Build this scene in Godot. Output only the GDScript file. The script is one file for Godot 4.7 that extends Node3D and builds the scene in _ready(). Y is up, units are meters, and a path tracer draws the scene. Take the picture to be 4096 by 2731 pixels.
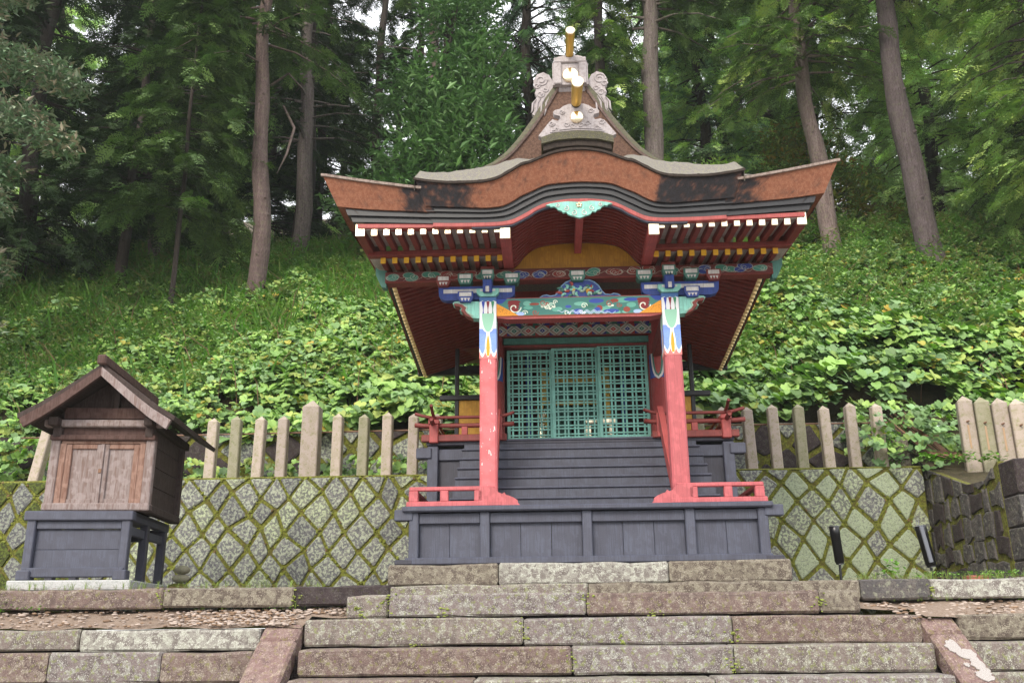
extends Node3D
# A small painted shrine with a bark roof on a stone terrace, a little wooden shrine beside it, a wooded bank behind.
# Units are metres, y = 0 is the eye height of the photographer, z = 0 the front posts of the shrine, +z towards the camera.

var M := {}
var N := {}
var box_cache := {}
var used := {}
var rng := RandomNumberGenerator.new()
const TS := 512

# ---------------------------------------------------------------- scene tree helpers
func numbered(n: String) -> String:
	if not used.has(n):
		used[n] = 0
		return n
	used[n] += 1
	return "%s_%03d" % [n, used[n]]

func world_of(p: Node) -> Transform3D:
	var t := Transform3D()
	while p != self and p is Node3D:
		t = p.transform * t
		p = p.get_parent()
	return t

func thing(called: String, label: String, category: String, at := Vector3.ZERO, group := "") -> Node3D:
	var o := Node3D.new()
	o.name = numbered(called)
	add_child(o)
	o.position = at
	tag(o, label, category, group)
	return o

func tag(o: Node, label: String, category: String, group := "") -> void:
	o.set_meta("label", label)
	o.set_meta("category", category)
	if group != "":
		o.set_meta("group", group)

func structure(called: String, at := Vector3.ZERO) -> Node3D:
	var o := Node3D.new()
	o.name = numbered(called)
	add_child(o)
	o.position = at
	o.set_meta("kind", "structure")
	return o

# a mesh whose vertices are in world coordinates (minus at); at: world place of the mesh's origin
func part(parent: Node, called: String, mesh: Mesh, mat: Material, at := Vector3.ZERO, bs := Basis()) -> MeshInstance3D:
	var o := MeshInstance3D.new()
	if parent == self:
		called = numbered(called)
	o.name = called
	o.mesh = mesh
	o.material_override = mat
	parent.add_child(o, true)
	o.transform = world_of(parent).affine_inverse() * Transform3D(bs, at)
	return o

func stuff(parent: Node, called: String, mesh: Mesh, mat: Material, xf: Array, cols: Array) -> MultiMeshInstance3D:
	var mm := MultiMesh.new()
	mm.transform_format = MultiMesh.TRANSFORM_3D
	mm.use_colors = true
	mm.mesh = mesh
	mm.instance_count = xf.size()
	for i in xf.size():
		mm.set_instance_transform(i, xf[i])
		mm.set_instance_color(i, cols[i])
	var o := MultiMeshInstance3D.new()
	if parent == self:
		called = numbered(called)
	o.name = called
	o.multimesh = mm
	o.material_override = mat
	o.set_meta("kind", "stuff")
	parent.add_child(o, true)
	o.transform = world_of(parent).affine_inverse()
	return o

# ---------------------------------------------------------------- mesh helpers
func begin(smooth := false) -> SurfaceTool:
	var st := SurfaceTool.new()
	st.begin(Mesh.PRIMITIVE_TRIANGLES)
	st.set_smooth_group(0 if smooth else -1)
	return st

func fin(st: SurfaceTool) -> ArrayMesh:
	st.generate_normals()
	return st.commit()

func tri(st: SurfaceTool, a: Vector3, b: Vector3, c: Vector3) -> void:
	st.add_vertex(a); st.add_vertex(b); st.add_vertex(c)

func quad(st: SurfaceTool, a: Vector3, b: Vector3, c: Vector3, d: Vector3) -> void:
	tri(st, a, b, c); tri(st, a, c, d)

func quad_uv(st: SurfaceTool, a: Vector3, b: Vector3, c: Vector3, d: Vector3, ua: Vector2, uc: Vector2) -> void:
	var u := [ua, Vector2(uc.x, ua.y), uc, Vector2(ua.x, uc.y)]
	var p := [a, b, c, d]
	for i in [0, 1, 2, 0, 2, 3]:
		st.set_uv(u[i]); st.add_vertex(p[i])

# a box with chamfered edges
func cbox(st: SurfaceTool, c: Vector3, s: Vector3, b: float, bs := Basis()) -> void:
	var h := s * 0.5
	b = min(b, 0.45 * min(s.x, min(s.y, s.z)))
	var P := {}
	for i in [-1, 1]:
		for j in [-1, 1]:
			for k in [-1, 1]:
				P[[0, i, j, k]] = c + bs * Vector3(i * h.x, j * (h.y - b), k * (h.z - b))
				P[[1, i, j, k]] = c + bs * Vector3(i * (h.x - b), j * h.y, k * (h.z - b))
				P[[2, i, j, k]] = c + bs * Vector3(i * (h.x - b), j * (h.y - b), k * h.z)
	for i in [-1, 1]:
		oq(st, c, P[[0, i, -1, -1]], P[[0, i, 1, -1]], P[[0, i, 1, 1]], P[[0, i, -1, 1]])
		oq(st, c, P[[1, -1, i, -1]], P[[1, 1, i, -1]], P[[1, 1, i, 1]], P[[1, -1, i, 1]])
		oq(st, c, P[[2, -1, -1, i]], P[[2, 1, -1, i]], P[[2, 1, 1, i]], P[[2, -1, 1, i]])
		for j in [-1, 1]:
			oq(st, c, P[[0, i, j, -1]], P[[0, i, j, 1]], P[[1, i, j, 1]], P[[1, i, j, -1]])
			oq(st, c, P[[0, i, -1, j]], P[[0, i, 1, j]], P[[2, i, 1, j]], P[[2, i, -1, j]])
			oq(st, c, P[[1, -1, i, j]], P[[1, 1, i, j]], P[[2, 1, i, j]], P[[2, -1, i, j]])
			for k in [-1, 1]:
				ot(st, c, P[[0, i, j, k]], P[[1, i, j, k]], P[[2, i, j, k]])

func ot(st: SurfaceTool, o: Vector3, a: Vector3, b: Vector3, c: Vector3) -> void:
	if (b - a).cross(c - a).dot(a + b + c - 3.0 * o) > 0.0:
		tri(st, a, c, b)
	else:
		tri(st, a, b, c)

func oq(st: SurfaceTool, o: Vector3, a: Vector3, b: Vector3, c: Vector3, d: Vector3) -> void:
	ot(st, o, a, b, c); ot(st, o, a, c, d)

func box_mesh(s: Vector3, b := 0.006) -> Mesh:
	var key := "%.3f %.3f %.3f %.3f" % [s.x, s.y, s.z, b]
	if not box_cache.has(key):
		var st := begin()
		cbox(st, Vector3.ZERO, s, b)
		box_cache[key] = fin(st)
	return box_cache[key]

func block(parent: Node, called: String, c: Vector3, s: Vector3, mat: Material, b := 0.006, bs := Basis()) -> MeshInstance3D:
	return part(parent, called, box_mesh(s, b), mat, c, bs)

# a bar of rectangular section between two points
func bar(parent: Node, called: String, a: Vector3, b: Vector3, w: float, h: float, mat: Material, bev := 0.006) -> MeshInstance3D:
	var d := b - a
	var bs := Basis.looking_at(d.normalized(), Vector3.UP if abs(d.normalized().y) < 0.95 else Vector3.FORWARD)
	return part(parent, called, box_mesh(Vector3(w, h, snappedf(d.length(), 0.001)), bev), mat, (a + b) * 0.5, bs)

func extrude(st: SurfaceTool, poly: PackedVector2Array, z0: float, z1: float, xf := Transform3D()) -> void:
	var idx := Geometry2D.triangulate_polygon(poly)
	for i in range(0, idx.size(), 3):
		var a := poly[idx[i]]; var b := poly[idx[i + 1]]; var c := poly[idx[i + 2]]
		if (b - a).cross(c - a) > 0.0:
			var t := b; b = c; c = t
		tri(st, xf * Vector3(a.x, a.y, z1), xf * Vector3(b.x, b.y, z1), xf * Vector3(c.x, c.y, z1))
		tri(st, xf * Vector3(a.x, a.y, z0), xf * Vector3(c.x, c.y, z0), xf * Vector3(b.x, b.y, z0))
	var cw := Geometry2D.is_polygon_clockwise(poly)
	for i in poly.size():
		var a := poly[i]; var b := poly[(i + 1) % poly.size()]
		if cw:
			var t := a; a = b; b = t
		quad(st, xf * Vector3(a.x, a.y, z0), xf * Vector3(a.x, a.y, z1), xf * Vector3(b.x, b.y, z1), xf * Vector3(b.x, b.y, z0))

func plate(parent: Node, called: String, pts: Array, z0: float, z1: float, mat: Material, mirror := false) -> MeshInstance3D:
	var p := PackedVector2Array()
	for q in pts:
		p.append(Vector2(-q.x if mirror else q.x, q.y))
	var st := begin()
	extrude(st, p, z0, z1)
	return part(parent, called, fin(st), mat)

func loft(st: SurfaceTool, rows: Array, closed := false) -> void:
	var n: int = rows[0].size()
	for i in rows.size() - 1:
		for j in (n if closed else n - 1):
			var k := (j + 1) % n
			var u := Vector2(float(j) / n * 4.0, i)
			quad_uv(st, rows[i][j], rows[i][k], rows[i + 1][k], rows[i + 1][j], u, Vector2(float(j + 1) / n * 4.0, i + 1))

func tube(st: SurfaceTool, pts: Array, rads: Array, n := 8, cap := true, rough := 0.0) -> void:
	var rows := []
	var side := Vector3.ZERO
	for i in pts.size():
		var d: Vector3 = (pts[min(i + 1, pts.size() - 1)] - pts[max(i - 1, 0)]).normalized()
		if side == Vector3.ZERO:
			side = d.cross(Vector3.FORWARD if abs(d.z) < 0.9 else Vector3.RIGHT).normalized()
		side = (side - d * side.dot(d)).normalized()
		var up := d.cross(side)
		var row := PackedVector3Array()
		for j in n:
			var a := TAU * j / n
			row.append(pts[i] + (side * cos(a) + up * sin(a)) * rads[i] * (1.0 + rough * sin(j * 7.3 + i * 2.1) + rough * .8 * sin(j * 2.6 - i * 1.3)))
		rows.append(row)
	loft(st, rows, true)
	if cap:
		for e in [0, rows.size() - 1]:
			for j in range(1, n - 1):
				tri(st, rows[e][0], rows[e][j], rows[e][j + 1])

func curve(pts: Array, x: float) -> float:   # y at x on a smooth curve through points ordered by x
	x = clamp(x, pts[0].x, pts[-1].x)
	for i in pts.size() - 1:
		if x <= pts[i + 1].x:
			var t: float = (x - pts[i].x) / (pts[i + 1].x - pts[i].x)
			var m0: float = slope(pts, i) * (pts[i + 1].x - pts[i].x)
			var m1: float = slope(pts, i + 1) * (pts[i + 1].x - pts[i].x)
			var t2 := t * t; var t3 := t2 * t
			return (2 * t3 - 3 * t2 + 1) * pts[i].y + (t3 - 2 * t2 + t) * m0 + (-2 * t3 + 3 * t2) * pts[i + 1].y + (t3 - t2) * m1
	return pts[-1].y

func slope(p: Array, i: int) -> float:
	if i == 0 and p[0].x == 0.0:
		return 0.0
	var a: int = max(i - 1, 0)
	var b: int = min(i + 1, p.size() - 1)
	return (p[b].y - p[a].y) / (p[b].x - p[a].x)

func V2(a: Array) -> Array:
	var r := []
	for i in range(0, a.size(), 2):
		r.append(Vector2(a[i], a[i + 1]))
	return r

# ---------------------------------------------------------------- textures and materials
func lin(r: float, g: float, b: float) -> Color:
	return Color(r, g, b).linear_to_srgb()

func noise(called: String, sd: int, freq: float, cell := false, oct := 4, tall := 1) -> PackedByteArray:
	if N.has(called):
		return N[called]
	var f := FastNoiseLite.new()
	f.seed = sd
	f.frequency = freq
	f.noise_type = FastNoiseLite.TYPE_CELLULAR if cell else FastNoiseLite.TYPE_SIMPLEX_SMOOTH
	f.cellular_return_type = FastNoiseLite.RETURN_DISTANCE
	f.fractal_type = FastNoiseLite.FRACTAL_NONE if cell else FastNoiseLite.FRACTAL_FBM
	f.fractal_octaves = oct
	var im := f.get_seamless_image(TS, TS / tall)
	if tall > 1:
		im.resize(TS, TS, Image.INTERPOLATE_CUBIC)
	im.convert(Image.FORMAT_L8)
	N[called] = im.get_data()
	return N[called]

# colour image: a base and layers [noise bytes, low, high, colour, strength]
func mix_image(base: Color, layers: Array) -> Image:
	var out := PackedByteArray()
	out.resize(TS * TS * 3)
	var luts := []
	for l in layers:
		var lut := PackedFloat32Array()
		for v in 256:
			lut.append(smoothstep(l[1], l[2], v / 255.0) * l[4])
		luts.append(lut)
	var nl := layers.size()
	for i in TS * TS:
		var r := base.r; var g := base.g; var b := base.b
		for k in nl:
			var w: float = luts[k][layers[k][0][i]]
			if w > 0.004:
				var c: Color = layers[k][3]
				r += (c.r - r) * w; g += (c.g - g) * w; b += (c.b - b) * w
		out[i * 3] = int(clampf(r, 0, 1) * 255.0); out[i * 3 + 1] = int(clampf(g, 0, 1) * 255.0); out[i * 3 + 2] = int(clampf(b, 0, 1) * 255.0)
	return Image.create_from_data(TS, TS, false, Image.FORMAT_RGB8, out)

# bytes where a is low (dots) and b is high (clumps)
func mask(a: PackedByteArray, dot: float, b: PackedByteArray, b0: float, b1: float) -> PackedByteArray:
	var out := PackedByteArray()
	out.resize(a.size())
	var la := PackedFloat32Array(); var lb := PackedFloat32Array()
	for v in 256:
		la.append(smoothstep(dot, dot * .55, v / 255.0)); lb.append(smoothstep(b0, b1, v / 255.0) * 255.0)
	for i in a.size():
		out[i] = int(la[a[i]] * lb[b[i]])
	return out

func normal_tex(bytes: PackedByteArray, strength: float) -> ImageTexture:
	var im := Image.create_from_data(TS, TS, false, Image.FORMAT_L8, bytes)
	im.convert(Image.FORMAT_RGB8)
	im.bump_map_to_normal_map(strength)
	return ImageTexture.create_from_image(im)

func mat(called: String, col: Color, rough := 0.8, tex: Texture2D = null, size := 1.0, nrm: Texture2D = null, nstr := 1.0) -> StandardMaterial3D:
	var m := StandardMaterial3D.new()
	m.resource_name = called
	m.albedo_color = col
	m.roughness = rough
	if tex:
		m.albedo_texture = tex
	if nrm:
		m.normal_enabled = true
		m.normal_texture = nrm
		m.normal_scale = nstr
	if tex or nrm:
		m.uv1_triplanar = true
		m.uv1_world_triplanar = true
		m.uv1_scale = Vector3.ONE / size
	M[called] = m
	return m

func variant(called: String, of: String, col: Color, shift := Vector3.ZERO) -> StandardMaterial3D:
	var m: StandardMaterial3D = M[of].duplicate()
	m.resource_name = called
	m.albedo_color = col
	m.uv1_offset = shift
	M[called] = m
	return m

func leaf_mat(called: String, rough: float, back: Color, spec := 0.5) -> StandardMaterial3D:
	var m := StandardMaterial3D.new()
	m.resource_name = called
	m.vertex_color_use_as_albedo = true
	m.roughness = rough
	m.metallic_specular = spec
	m.cull_mode = BaseMaterial3D.CULL_DISABLED
	m.backlight_enabled = true
	m.backlight = back
	M[called] = m
	return m

func painted(called: String, im: Image, rough := 0.7) -> StandardMaterial3D:
	var m := StandardMaterial3D.new()
	m.resource_name = called
	m.albedo_texture = ImageTexture.create_from_image(im)
	m.roughness = rough
	M[called] = m
	return m

func make_materials() -> void:
	var low := noise("low", 3, 0.008)
	var mid := noise("mid", 5, 0.022)
	var mid2 := noise("mid2", 15, 0.03)
	var fine := noise("fine", 7, 0.08)
	var grit := noise("grit", 9, 0.22, false, 2)
	var cell := noise("cell", 11, 0.06, true)
	var spots := noise("spots", 13, 0.11, true)
	var grain := noise("grain", 17, 0.12, false, 3, 32)
	var grain2 := noise("grain2", 19, 0.03, false, 4, 8)
	var fur := noise("fur", 21, 0.25, false, 2, 8)
	var nfine := normal_tex(fine, 3.0)
	var nmid := normal_tex(mid, 6.0)
	var ngrain := normal_tex(grain, 2.5)
	var nfur := normal_tex(fur, 2.0)
	var t: Texture2D
	# stones of the steps: purple-brown with pale lichen in dots that crowd together
	var dots := noise("dots", 41, 0.17, true)
	var dust := mask(dots, .34, fine, .38, .62)
	var crust := mask(fine, .52, mid, .46, .62)
	var specks := mask(spots, .20, low, .30, .62)
	t = tx(lin(.185, .145, .142), [[low, .40, .62, lin(.105, .085, .083), .75], [mid2, .46, .66, lin(.26, .235, .22), .6], [mid, .54, .72, lin(.32, .325, .28), .6], [crust, .25, .9, lin(.48, .50, .44), .75], [dust, .35, .95, lin(.48, .49, .43), .5], [specks, .3, .9, lin(.66, .65, .61), .75], [cell, .045, .0, lin(.68, .66, .62), .7], [noise("olive", 53, .035), .66, .78, lin(.22, .25, .09), .7], [grit, .40, .66, lin(.065, .052, .05), .35]])
	mat("step_stone", Color.WHITE, 0.92, t, 0.95, nfine, 0.8)
	variant("step_stone_b", "step_stone", Color(.92, .86, .83), Vector3(.37, .21, .6))
	variant("step_stone_c", "step_stone", Color(1.0, 1.0, .97), Vector3(.71, .57, .13))
	t = tx(lin(.28, .265, .235), [[low, .42, .6, lin(.14, .118, .108), .75], [mid, .44, .62, lin(.44, .45, .38), .75], [crust, .2, .9, lin(.55, .56, .50), .85], [dust, .2, .9, lin(.50, .52, .44), .7], [specks, .3, .9, lin(.72, .71, .67), .9], [mid2, .62, .74, lin(.11, .09, .085), .7], [grit, .42, .68, lin(.10, .085, .08), .45]])
	mat("pale_stone", Color.WHITE, 0.92, t, 0.9, nfine, 0.8)
	variant("pale_stone_b", "pale_stone", Color(.80, .76, .72), Vector3(.3, .6, .2))
	variant("coping", "step_stone", Color(1.0, .89, .87), Vector3(.15, .85, .3))
	variant("dark_stone", "step_stone", Color(.5, .46, .48), Vector3(.9, .1, .4))
	# blocks of the retaining wall: blue-grey under pale green lichen
	t = tx(lin(.125, .12, .13), [[low, .35, .65, lin(.20, .19, .18), .8], [mid, .42, .56, lin(.40, .44, .31), .9], [crust, .1, .7, lin(.53, .57, .43), .9], [dust, .3, .9, lin(.50, .54, .41), .7], [specks, .3, .9, lin(.62, .64, .55), .85], [mid2, .60, .70, lin(.11, .11, .12), .85], [grit, .42, .68, lin(.065, .065, .07), .4]])
	mat("wall_stone", Color.WHITE, 0.95, t, 0.6, nfine, 1.0)
	variant("mossy_stone", "wall_stone", Color(.55, .60, .28), Vector3(.5, .2, .8))
	variant("wall_stone_b", "wall_stone", Color(.86, .86, .88), Vector3(.33, .66, .1))
	variant("wall_stone_c", "wall_stone", Color(1.06, 1.08, 1.0), Vector3(.66, .33, .5))
	t = tx(lin(.36, .42, .27), [[mid, .40, .6, lin(.45, .52, .34), .9], [mid2, .60, .70, lin(.17, .17, .16), .85], [dust, .3, .9, lin(.54, .58, .44), .7], [fine, .62, .76, lin(.15, .16, .13), .7], [specks, .3, .9, lin(.6, .63, .54), .8], [grit, .42, .68, lin(.12, .14, .08), .4]])
	mat("green_stone", Color.WHITE, 0.95, t, 0.55, nfine, 1.0)
	t = tx(lin(.075, .068, .068), [[low, .4, .6, lin(.12, .105, .095), .8], [fine, .5, .8, lin(.03, .028, .03), .6], [spots, .07, .0, lin(.42, .42, .38), .8], [mid2, .60, .74, lin(.24, .25, .18), .7]])
	mat("black_stone", Color.WHITE, 0.85, t, 0.9, nmid, 0.8)
	t = tx(lin(.13, .135, .02), [[mid, .35, .6, lin(.27, .28, .04), .9], [low, .55, .7, lin(.12, .08, .03), .6], [grit, .35, .65, lin(.05, .055, .01), .6]])
	mat("moss", Color.WHITE, 1.0, t, 0.5, nfine, 2.0)
	t = tx(lin(.58, .51, .45), [[low, .4, .62, lin(.42, .39, .27), .7], [fine, .4, .65, lin(.62, .56, .50), .7], [grit, .42, .64, lin(.32, .26, .21), .5], [mid, .64, .78, lin(.30, .31, .15), .55]])
	mat("granite", Color(.93, .91, .90), 0.9, t, 0.7, nfine, 0.6)
	variant("granite_b", "granite", Color(.86, .84, .84), Vector3(.4, .3, .7))
	variant("granite_c", "granite", Color(.77, .79, .72), Vector3(.8, .5, .2))
	t = tx(lin(.46, .46, .46), [[mid, .4, .7, lin(.36, .37, .375), .8], [fine, .55, .75, lin(.25, .26, .23), .6], [crust, .3, .9, lin(.5, .51, .46), .5]])
	mat("concrete", Color.WHITE, 0.9, t, 0.8)
	# bark roof
	t = tx(lin(.33, .145, .08), [[fur, .35, .7, lin(.43, .215, .13), .9], [mid, .40, .62, lin(.26, .095, .05), .65], [fine, .60, .75, lin(.13, .045, .025), .55], [grit, .45, .7, lin(.2, .075, .04), .4]])
	mat("bark_edge", Color(.88, .85, .85), 0.95, t, 0.5, nfur, 1.0).vertex_color_use_as_albedo = true
	t = tx(lin(.36, .335, .305), [[fur, .5, .75, lin(.20, .185, .175), .7], [fine, .44, .62, lin(.19, .175, .165), .85], [mid, .56, .66, lin(.34, .33, .20), .8], [crust, .3, .9, lin(.50, .48, .40), .7], [spots, .12, .0, lin(.50, .47, .24), .8], [grit, .4, .65, lin(.12, .11, .10), .6]])
	mat("bark_roof", Color(.88, .87, .86), 0.95, t, 0.45, nfine, 2.0)
	t = tx(lin(.12, .066, .045), [[fur, .35, .7, lin(.17, .10, .07), .9], [mid, .42, .62, lin(.08, .042, .03), .7], [fine, .58, .74, lin(.07, .04, .03), .6]])
	mat("bark_gable", Color.WHITE, 0.95, t, 0.4, nfur, 1.0)
	variant("bark_moss", "bark_roof", Color(.68, .68, .60), Vector3(.3, .3, .3))
	t = tx(lin(.24, .185, .16), [[grain, .4, .7, lin(.33, .27, .24), .8], [mid, .5, .7, lin(.14, .10, .085), .7]])
	mat("shingle", Color.WHITE, 0.9, t, 0.6)
	variant("dark_shingle", "shingle", Color(.40, .38, .36))
	# paint
	t = tx(Color(.97, .97, .97), [[low, .4, .65, Color(.86, .84, .84), .9], [fine, .5, .8, Color(.90, .90, .90), .6], [grain, .5, .75, Color(.78, .77, .77), .7], [grain2, .55, .75, Color(.88, .87, .86), .7], [mask(spots, .16, mid, .5, .7), .3, .9, Color(1, 1, 1), .8], [grit, .62, .78, Color(.80, .79, .78), .5]])
	var worn := t
	mat("navy", lin(.074, .080, .118), 0.62, worn, 0.8, ngrain, 0.25)
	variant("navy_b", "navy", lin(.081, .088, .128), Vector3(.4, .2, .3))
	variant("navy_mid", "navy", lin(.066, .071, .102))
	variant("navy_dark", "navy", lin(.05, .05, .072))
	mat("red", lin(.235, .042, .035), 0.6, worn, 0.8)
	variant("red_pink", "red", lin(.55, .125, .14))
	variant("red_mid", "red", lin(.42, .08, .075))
	var chips := tx(lin(.58, .138, .15), [[low, .4, .7, lin(.49, .105, .115), .8], [fine, .87, .885, lin(.85, .78, .76), 1.0], [noise("chip", 31, 0.05, false, 4, 4), .845, .86, lin(.85, .8, .78), 1.0]])
	mat("red_chipped", Color.WHITE, 0.6, chips, 0.9)
	mat("teal", lin(.27, .64, .55), 0.6, worn, 0.7)
	variant("teal_dark", "teal", lin(.07, .22, .175))
	variant("teal_pale", "teal", lin(.42, .60, .50))
	mat("blue", lin(.035, .075, .33), 0.6, worn, 0.7)
	mat("ochre", lin(.75, .41, .05), 0.6, worn, 0.7)
	variant("ochre_dark", "ochre", lin(.50, .24, .02))
	mat("white_paint", lin(.72, .71, .69), 0.6, worn, 0.7)
	variant("soffit", "white_paint", lin(.62, .59, .56))
	mat("black_paint", lin(.022, .022, .027), 0.5, worn, 0.7)
	var g := mat("gold", lin(1.0, .86, .62), 0.22)
	g.metallic = 1.0
	g = mat("gold_leaf", lin(1.0, .80, .42), 0.4)
	g.metallic = 0.35
	g = mat("gold_dark", lin(.62, .40, .09), 0.4)
	g.metallic = 0.8
	mat("yellow_metal", lin(.75, .42, .03), 0.45)
	t = tx(lin(.37, .33, .335), [[grain, .4, .7, lin(.45, .41, .42), .8], [mid, .5, .7, lin(.28, .245, .245), .7], [fine, .6, .8, lin(.22, .19, .19), .5]])
	mat("grey_wood", Color.WHITE, 0.85, t, 0.5, ngrain, 0.5)
	# weathered wood of the little shrine
	t = tx(lin(.20, .15, .14), [[grain, .40, .65, lin(.29, .24, .235), .8], [grain2, .5, .75, lin(.14, .085, .07), .6], [low, .50, .7, lin(.32, .27, .265), .6]])
	mat("wood", Color.WHITE, 0.85, t, 0.55, ngrain, 1.0)
	variant("wood_warm", "wood", Color(1.0, .88, .80), Vector3(.3, .1, .5))
	variant("wood_red", "wood", Color(.62, .52, .49), Vector3(.1, .6, .2))
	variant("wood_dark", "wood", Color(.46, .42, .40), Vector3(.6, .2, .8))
	t = tx(lin(.105, .082, .075), [[grain2, .4, .65, lin(.17, .138, .13), .9], [grain, .5, .75, lin(.22, .185, .178), .7], [fur, .5, .75, lin(.05, .035, .03), .8], [mid, .6, .75, lin(.15, .16, .09), .5]])
	mat("trunk", Color.WHITE, 0.95, t, 1.4, ngrain, 1.5)
	variant("trunk_pale", "trunk", Color(1.08, 1.04, 1.04), Vector3(.3, .2, .1))
	variant("trunk_grey", "trunk", Color(.82, .80, .84), Vector3(.2, .6, .3))
	variant("trunk_dark", "trunk", Color(.6, .58, .56), Vector3(.5, .1, .4))
	t = tx(lin(.075, .055, .03), [[mid, .4, .6, lin(.12, .09, .05), .8], [fine, .5, .7, lin(.05, .065, .018), .8], [grit, .4, .7, lin(.03, .02, .012), .6]])
	mat("soil", Color.WHITE, 1.0, t, 1.2, nfine, 2.0)
	t = tx(lin(.33, .24, .18), [[mid, .4, .6, lin(.40, .31, .25), .8], [spots, .2, .0, lin(.48, .40, .34), .8], [grit, .4, .6, lin(.12, .085, .06), .8]])
	mat("litter", Color.WHITE, 1.0, t, 0.5, nfine, 2.5)
	t = tx(lin(.30, .28, .25), [[mid, .4, .6, lin(.36, .34, .30), .8], [grit, .4, .65, lin(.18, .165, .145), .8]])
	mat("gravel", Color.WHITE, 1.0, t, 0.8, nfine, 1.5)
	t = tx(lin(.46, .45, .43), [[fine, .42, .58, lin(.27, .22, .21), .9], [grit, .45, .65, lin(.33, .30, .28), .7]])
	mat("white_lichen", Color.WHITE, 0.95, t, .35, nfine, 1.0)
	mat("rust", lin(.20, .11, .07), 0.9)
	mat("rust_stain", lin(.40, .27, .17), 0.95)
	mat("black_plastic", lin(.012, .012, .014), 0.28)
	mat("grey_plastic", lin(.16, .17, .20), 0.35)
	mat("brick", lin(.33, .10, .07), 0.9)
	var plain := mat("tinted", Color.WHITE, 0.95)
	plain.vertex_color_use_as_albedo = true
	leaf_mat("leaf", 0.55, Color(.55, .68, .22))
	leaf_mat("glossy_leaf", 0.33, Color(.16, .22, .08), 0.6)
	leaf_mat("needles", 0.7, Color(.22, .30, .10), 0.3)

func tx(base: Color, layers: Array) -> ImageTexture:
	return ImageTexture.create_from_image(mix_image(base, layers))

#@@SETUP
func _ready() -> void:
	rng.seed = 20
	var cam := Camera3D.new()
	cam.name = "camera"
	add_child(cam)
	cam.transform = Transform3D(Basis(Vector3.UP, 0.0384) * Basis(Vector3.RIGHT, 0.29998) * Basis(Vector3.BACK, -0.0108), Vector3(-0.3325, 0.0, 8.7154))
	cam.fov = 40.594
	cam.near = 0.05
	cam.far = 600.0
	var env := Environment.new()
	var sm := ProceduralSkyMaterial.new()
	sm.sky_top_color = Color(.94, .95, .97)
	sm.sky_horizon_color = Color(.97, .97, .97)
	sm.ground_horizon_color = Color(.55, .55, .52)
	sm.ground_bottom_color = Color(.45, .44, .42)
	sm.sun_angle_max = 1.0
	var sky := Sky.new()
	sky.sky_material = sm
	env.background_mode = Environment.BG_SKY
	env.sky = sky
	env.background_energy_multiplier = 1.0
	env.tonemap_mode = Environment.TONE_MAPPER_LINEAR
	env.tonemap_exposure = 2.4
	env.fog_enabled = true
	env.fog_density = 0.0007
	env.fog_light_color = Color(.92, .95, .95)
	env.sdfgi_enabled = true
	env.ssao_enabled = true
	env.ssil_enabled = true
	var we := WorldEnvironment.new()
	we.name = "world_environment"
	we.environment = env
	add_child(we)
	var sun := DirectionalLight3D.new()
	sun.name = "sun"
	sun.light_energy = 0.5
	sun.light_color = Color(1.0, .97, .92)
	sun.light_angular_distance = 25.0
	sun.shadow_enabled = true
	add_child(sun)
	sun.look_at_from_position(Vector3(-4, 8, 11), Vector3.ZERO)
	make_materials()
	ground()
	steps()
	walls()
	fence()
	shrine()
	little_shrine()
	small_things()
	hillside()
	forest()

# ---------------------------------------------------------------- ground, steps, walls
func grid(called: String, x0: float, x1: float, z0: float, z1: float, nx: int, nz: int, h: Callable, m: Material) -> MeshInstance3D:
	var st := begin(true)
	var rows := []
	for i in nz + 1:
		var row := PackedVector3Array()
		for j in nx + 1:
			var x := lerpf(x0, x1, float(j) / nx)
			var z := lerpf(z0, z1, float(i) / nz)
			row.append(Vector3(x, h.call(x, z), z))
		rows.append(row)
	loft(st, rows)
	var o := part(self, called, fin(st), m)
	o.set_meta("kind", "structure")
	return o

# a long dressed stone with a worn, slightly wavy outline; c centre, s size
func rough_stone(parent: Node, called: String, c: Vector3, s: Vector3, m: Material, wear := 0.008) -> MeshInstance3D:
	var st := begin()
	var n := int(clamp(s.x / 0.16, 4, 14))
	var b := 0.016
	var rows := []
	for i in n + 1:
		var x := lerpf(-s.x, s.x, float(i) / n) * 0.5
		if i == 1: x = -s.x * 0.5 + 0.014
		if i == n - 1: x = s.x * 0.5 - 0.014
		var row := PackedVector3Array()
		var e := 0.012 if i == 0 or i == n else 0.0
		for p in [[-1, 1, -1, 0], [-1, 1, 0, -1], [1, 1, 0, -1], [1, 1, -1, 0], [1, -1, 1, 0], [1, -1, 0, 1], [-1, -1, 0, 1], [-1, -1, 1, 0]]:
			var z: float = p[0] * (s.z * 0.5 - (b if p[3] != 0 else 0.0) - e)
			var y: float = p[1] * (s.y * 0.5 - (b if p[2] != 0 else 0.0) - e)
			row.append(c + Vector3(x, y + rng.randf_range(-wear, wear) * .5, z + rng.randf_range(-wear, wear)))
		if rng.randf() < .35 and i > 0 and i < n:
			var ch := rng.randf_range(.006, .024)
			row[3] += Vector3(0, -ch * .6, -ch * .5); row[2] += Vector3(0, -ch * .5, -ch * .8)
		rows.append(row)
	loft(st, rows, true)
	for e in [0, n]:
		for j in range(1, 7):
			tri(st, rows[e][0], rows[e][j], rows[e][j + 1])
	return part(parent, called, fin(st), m)

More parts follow.
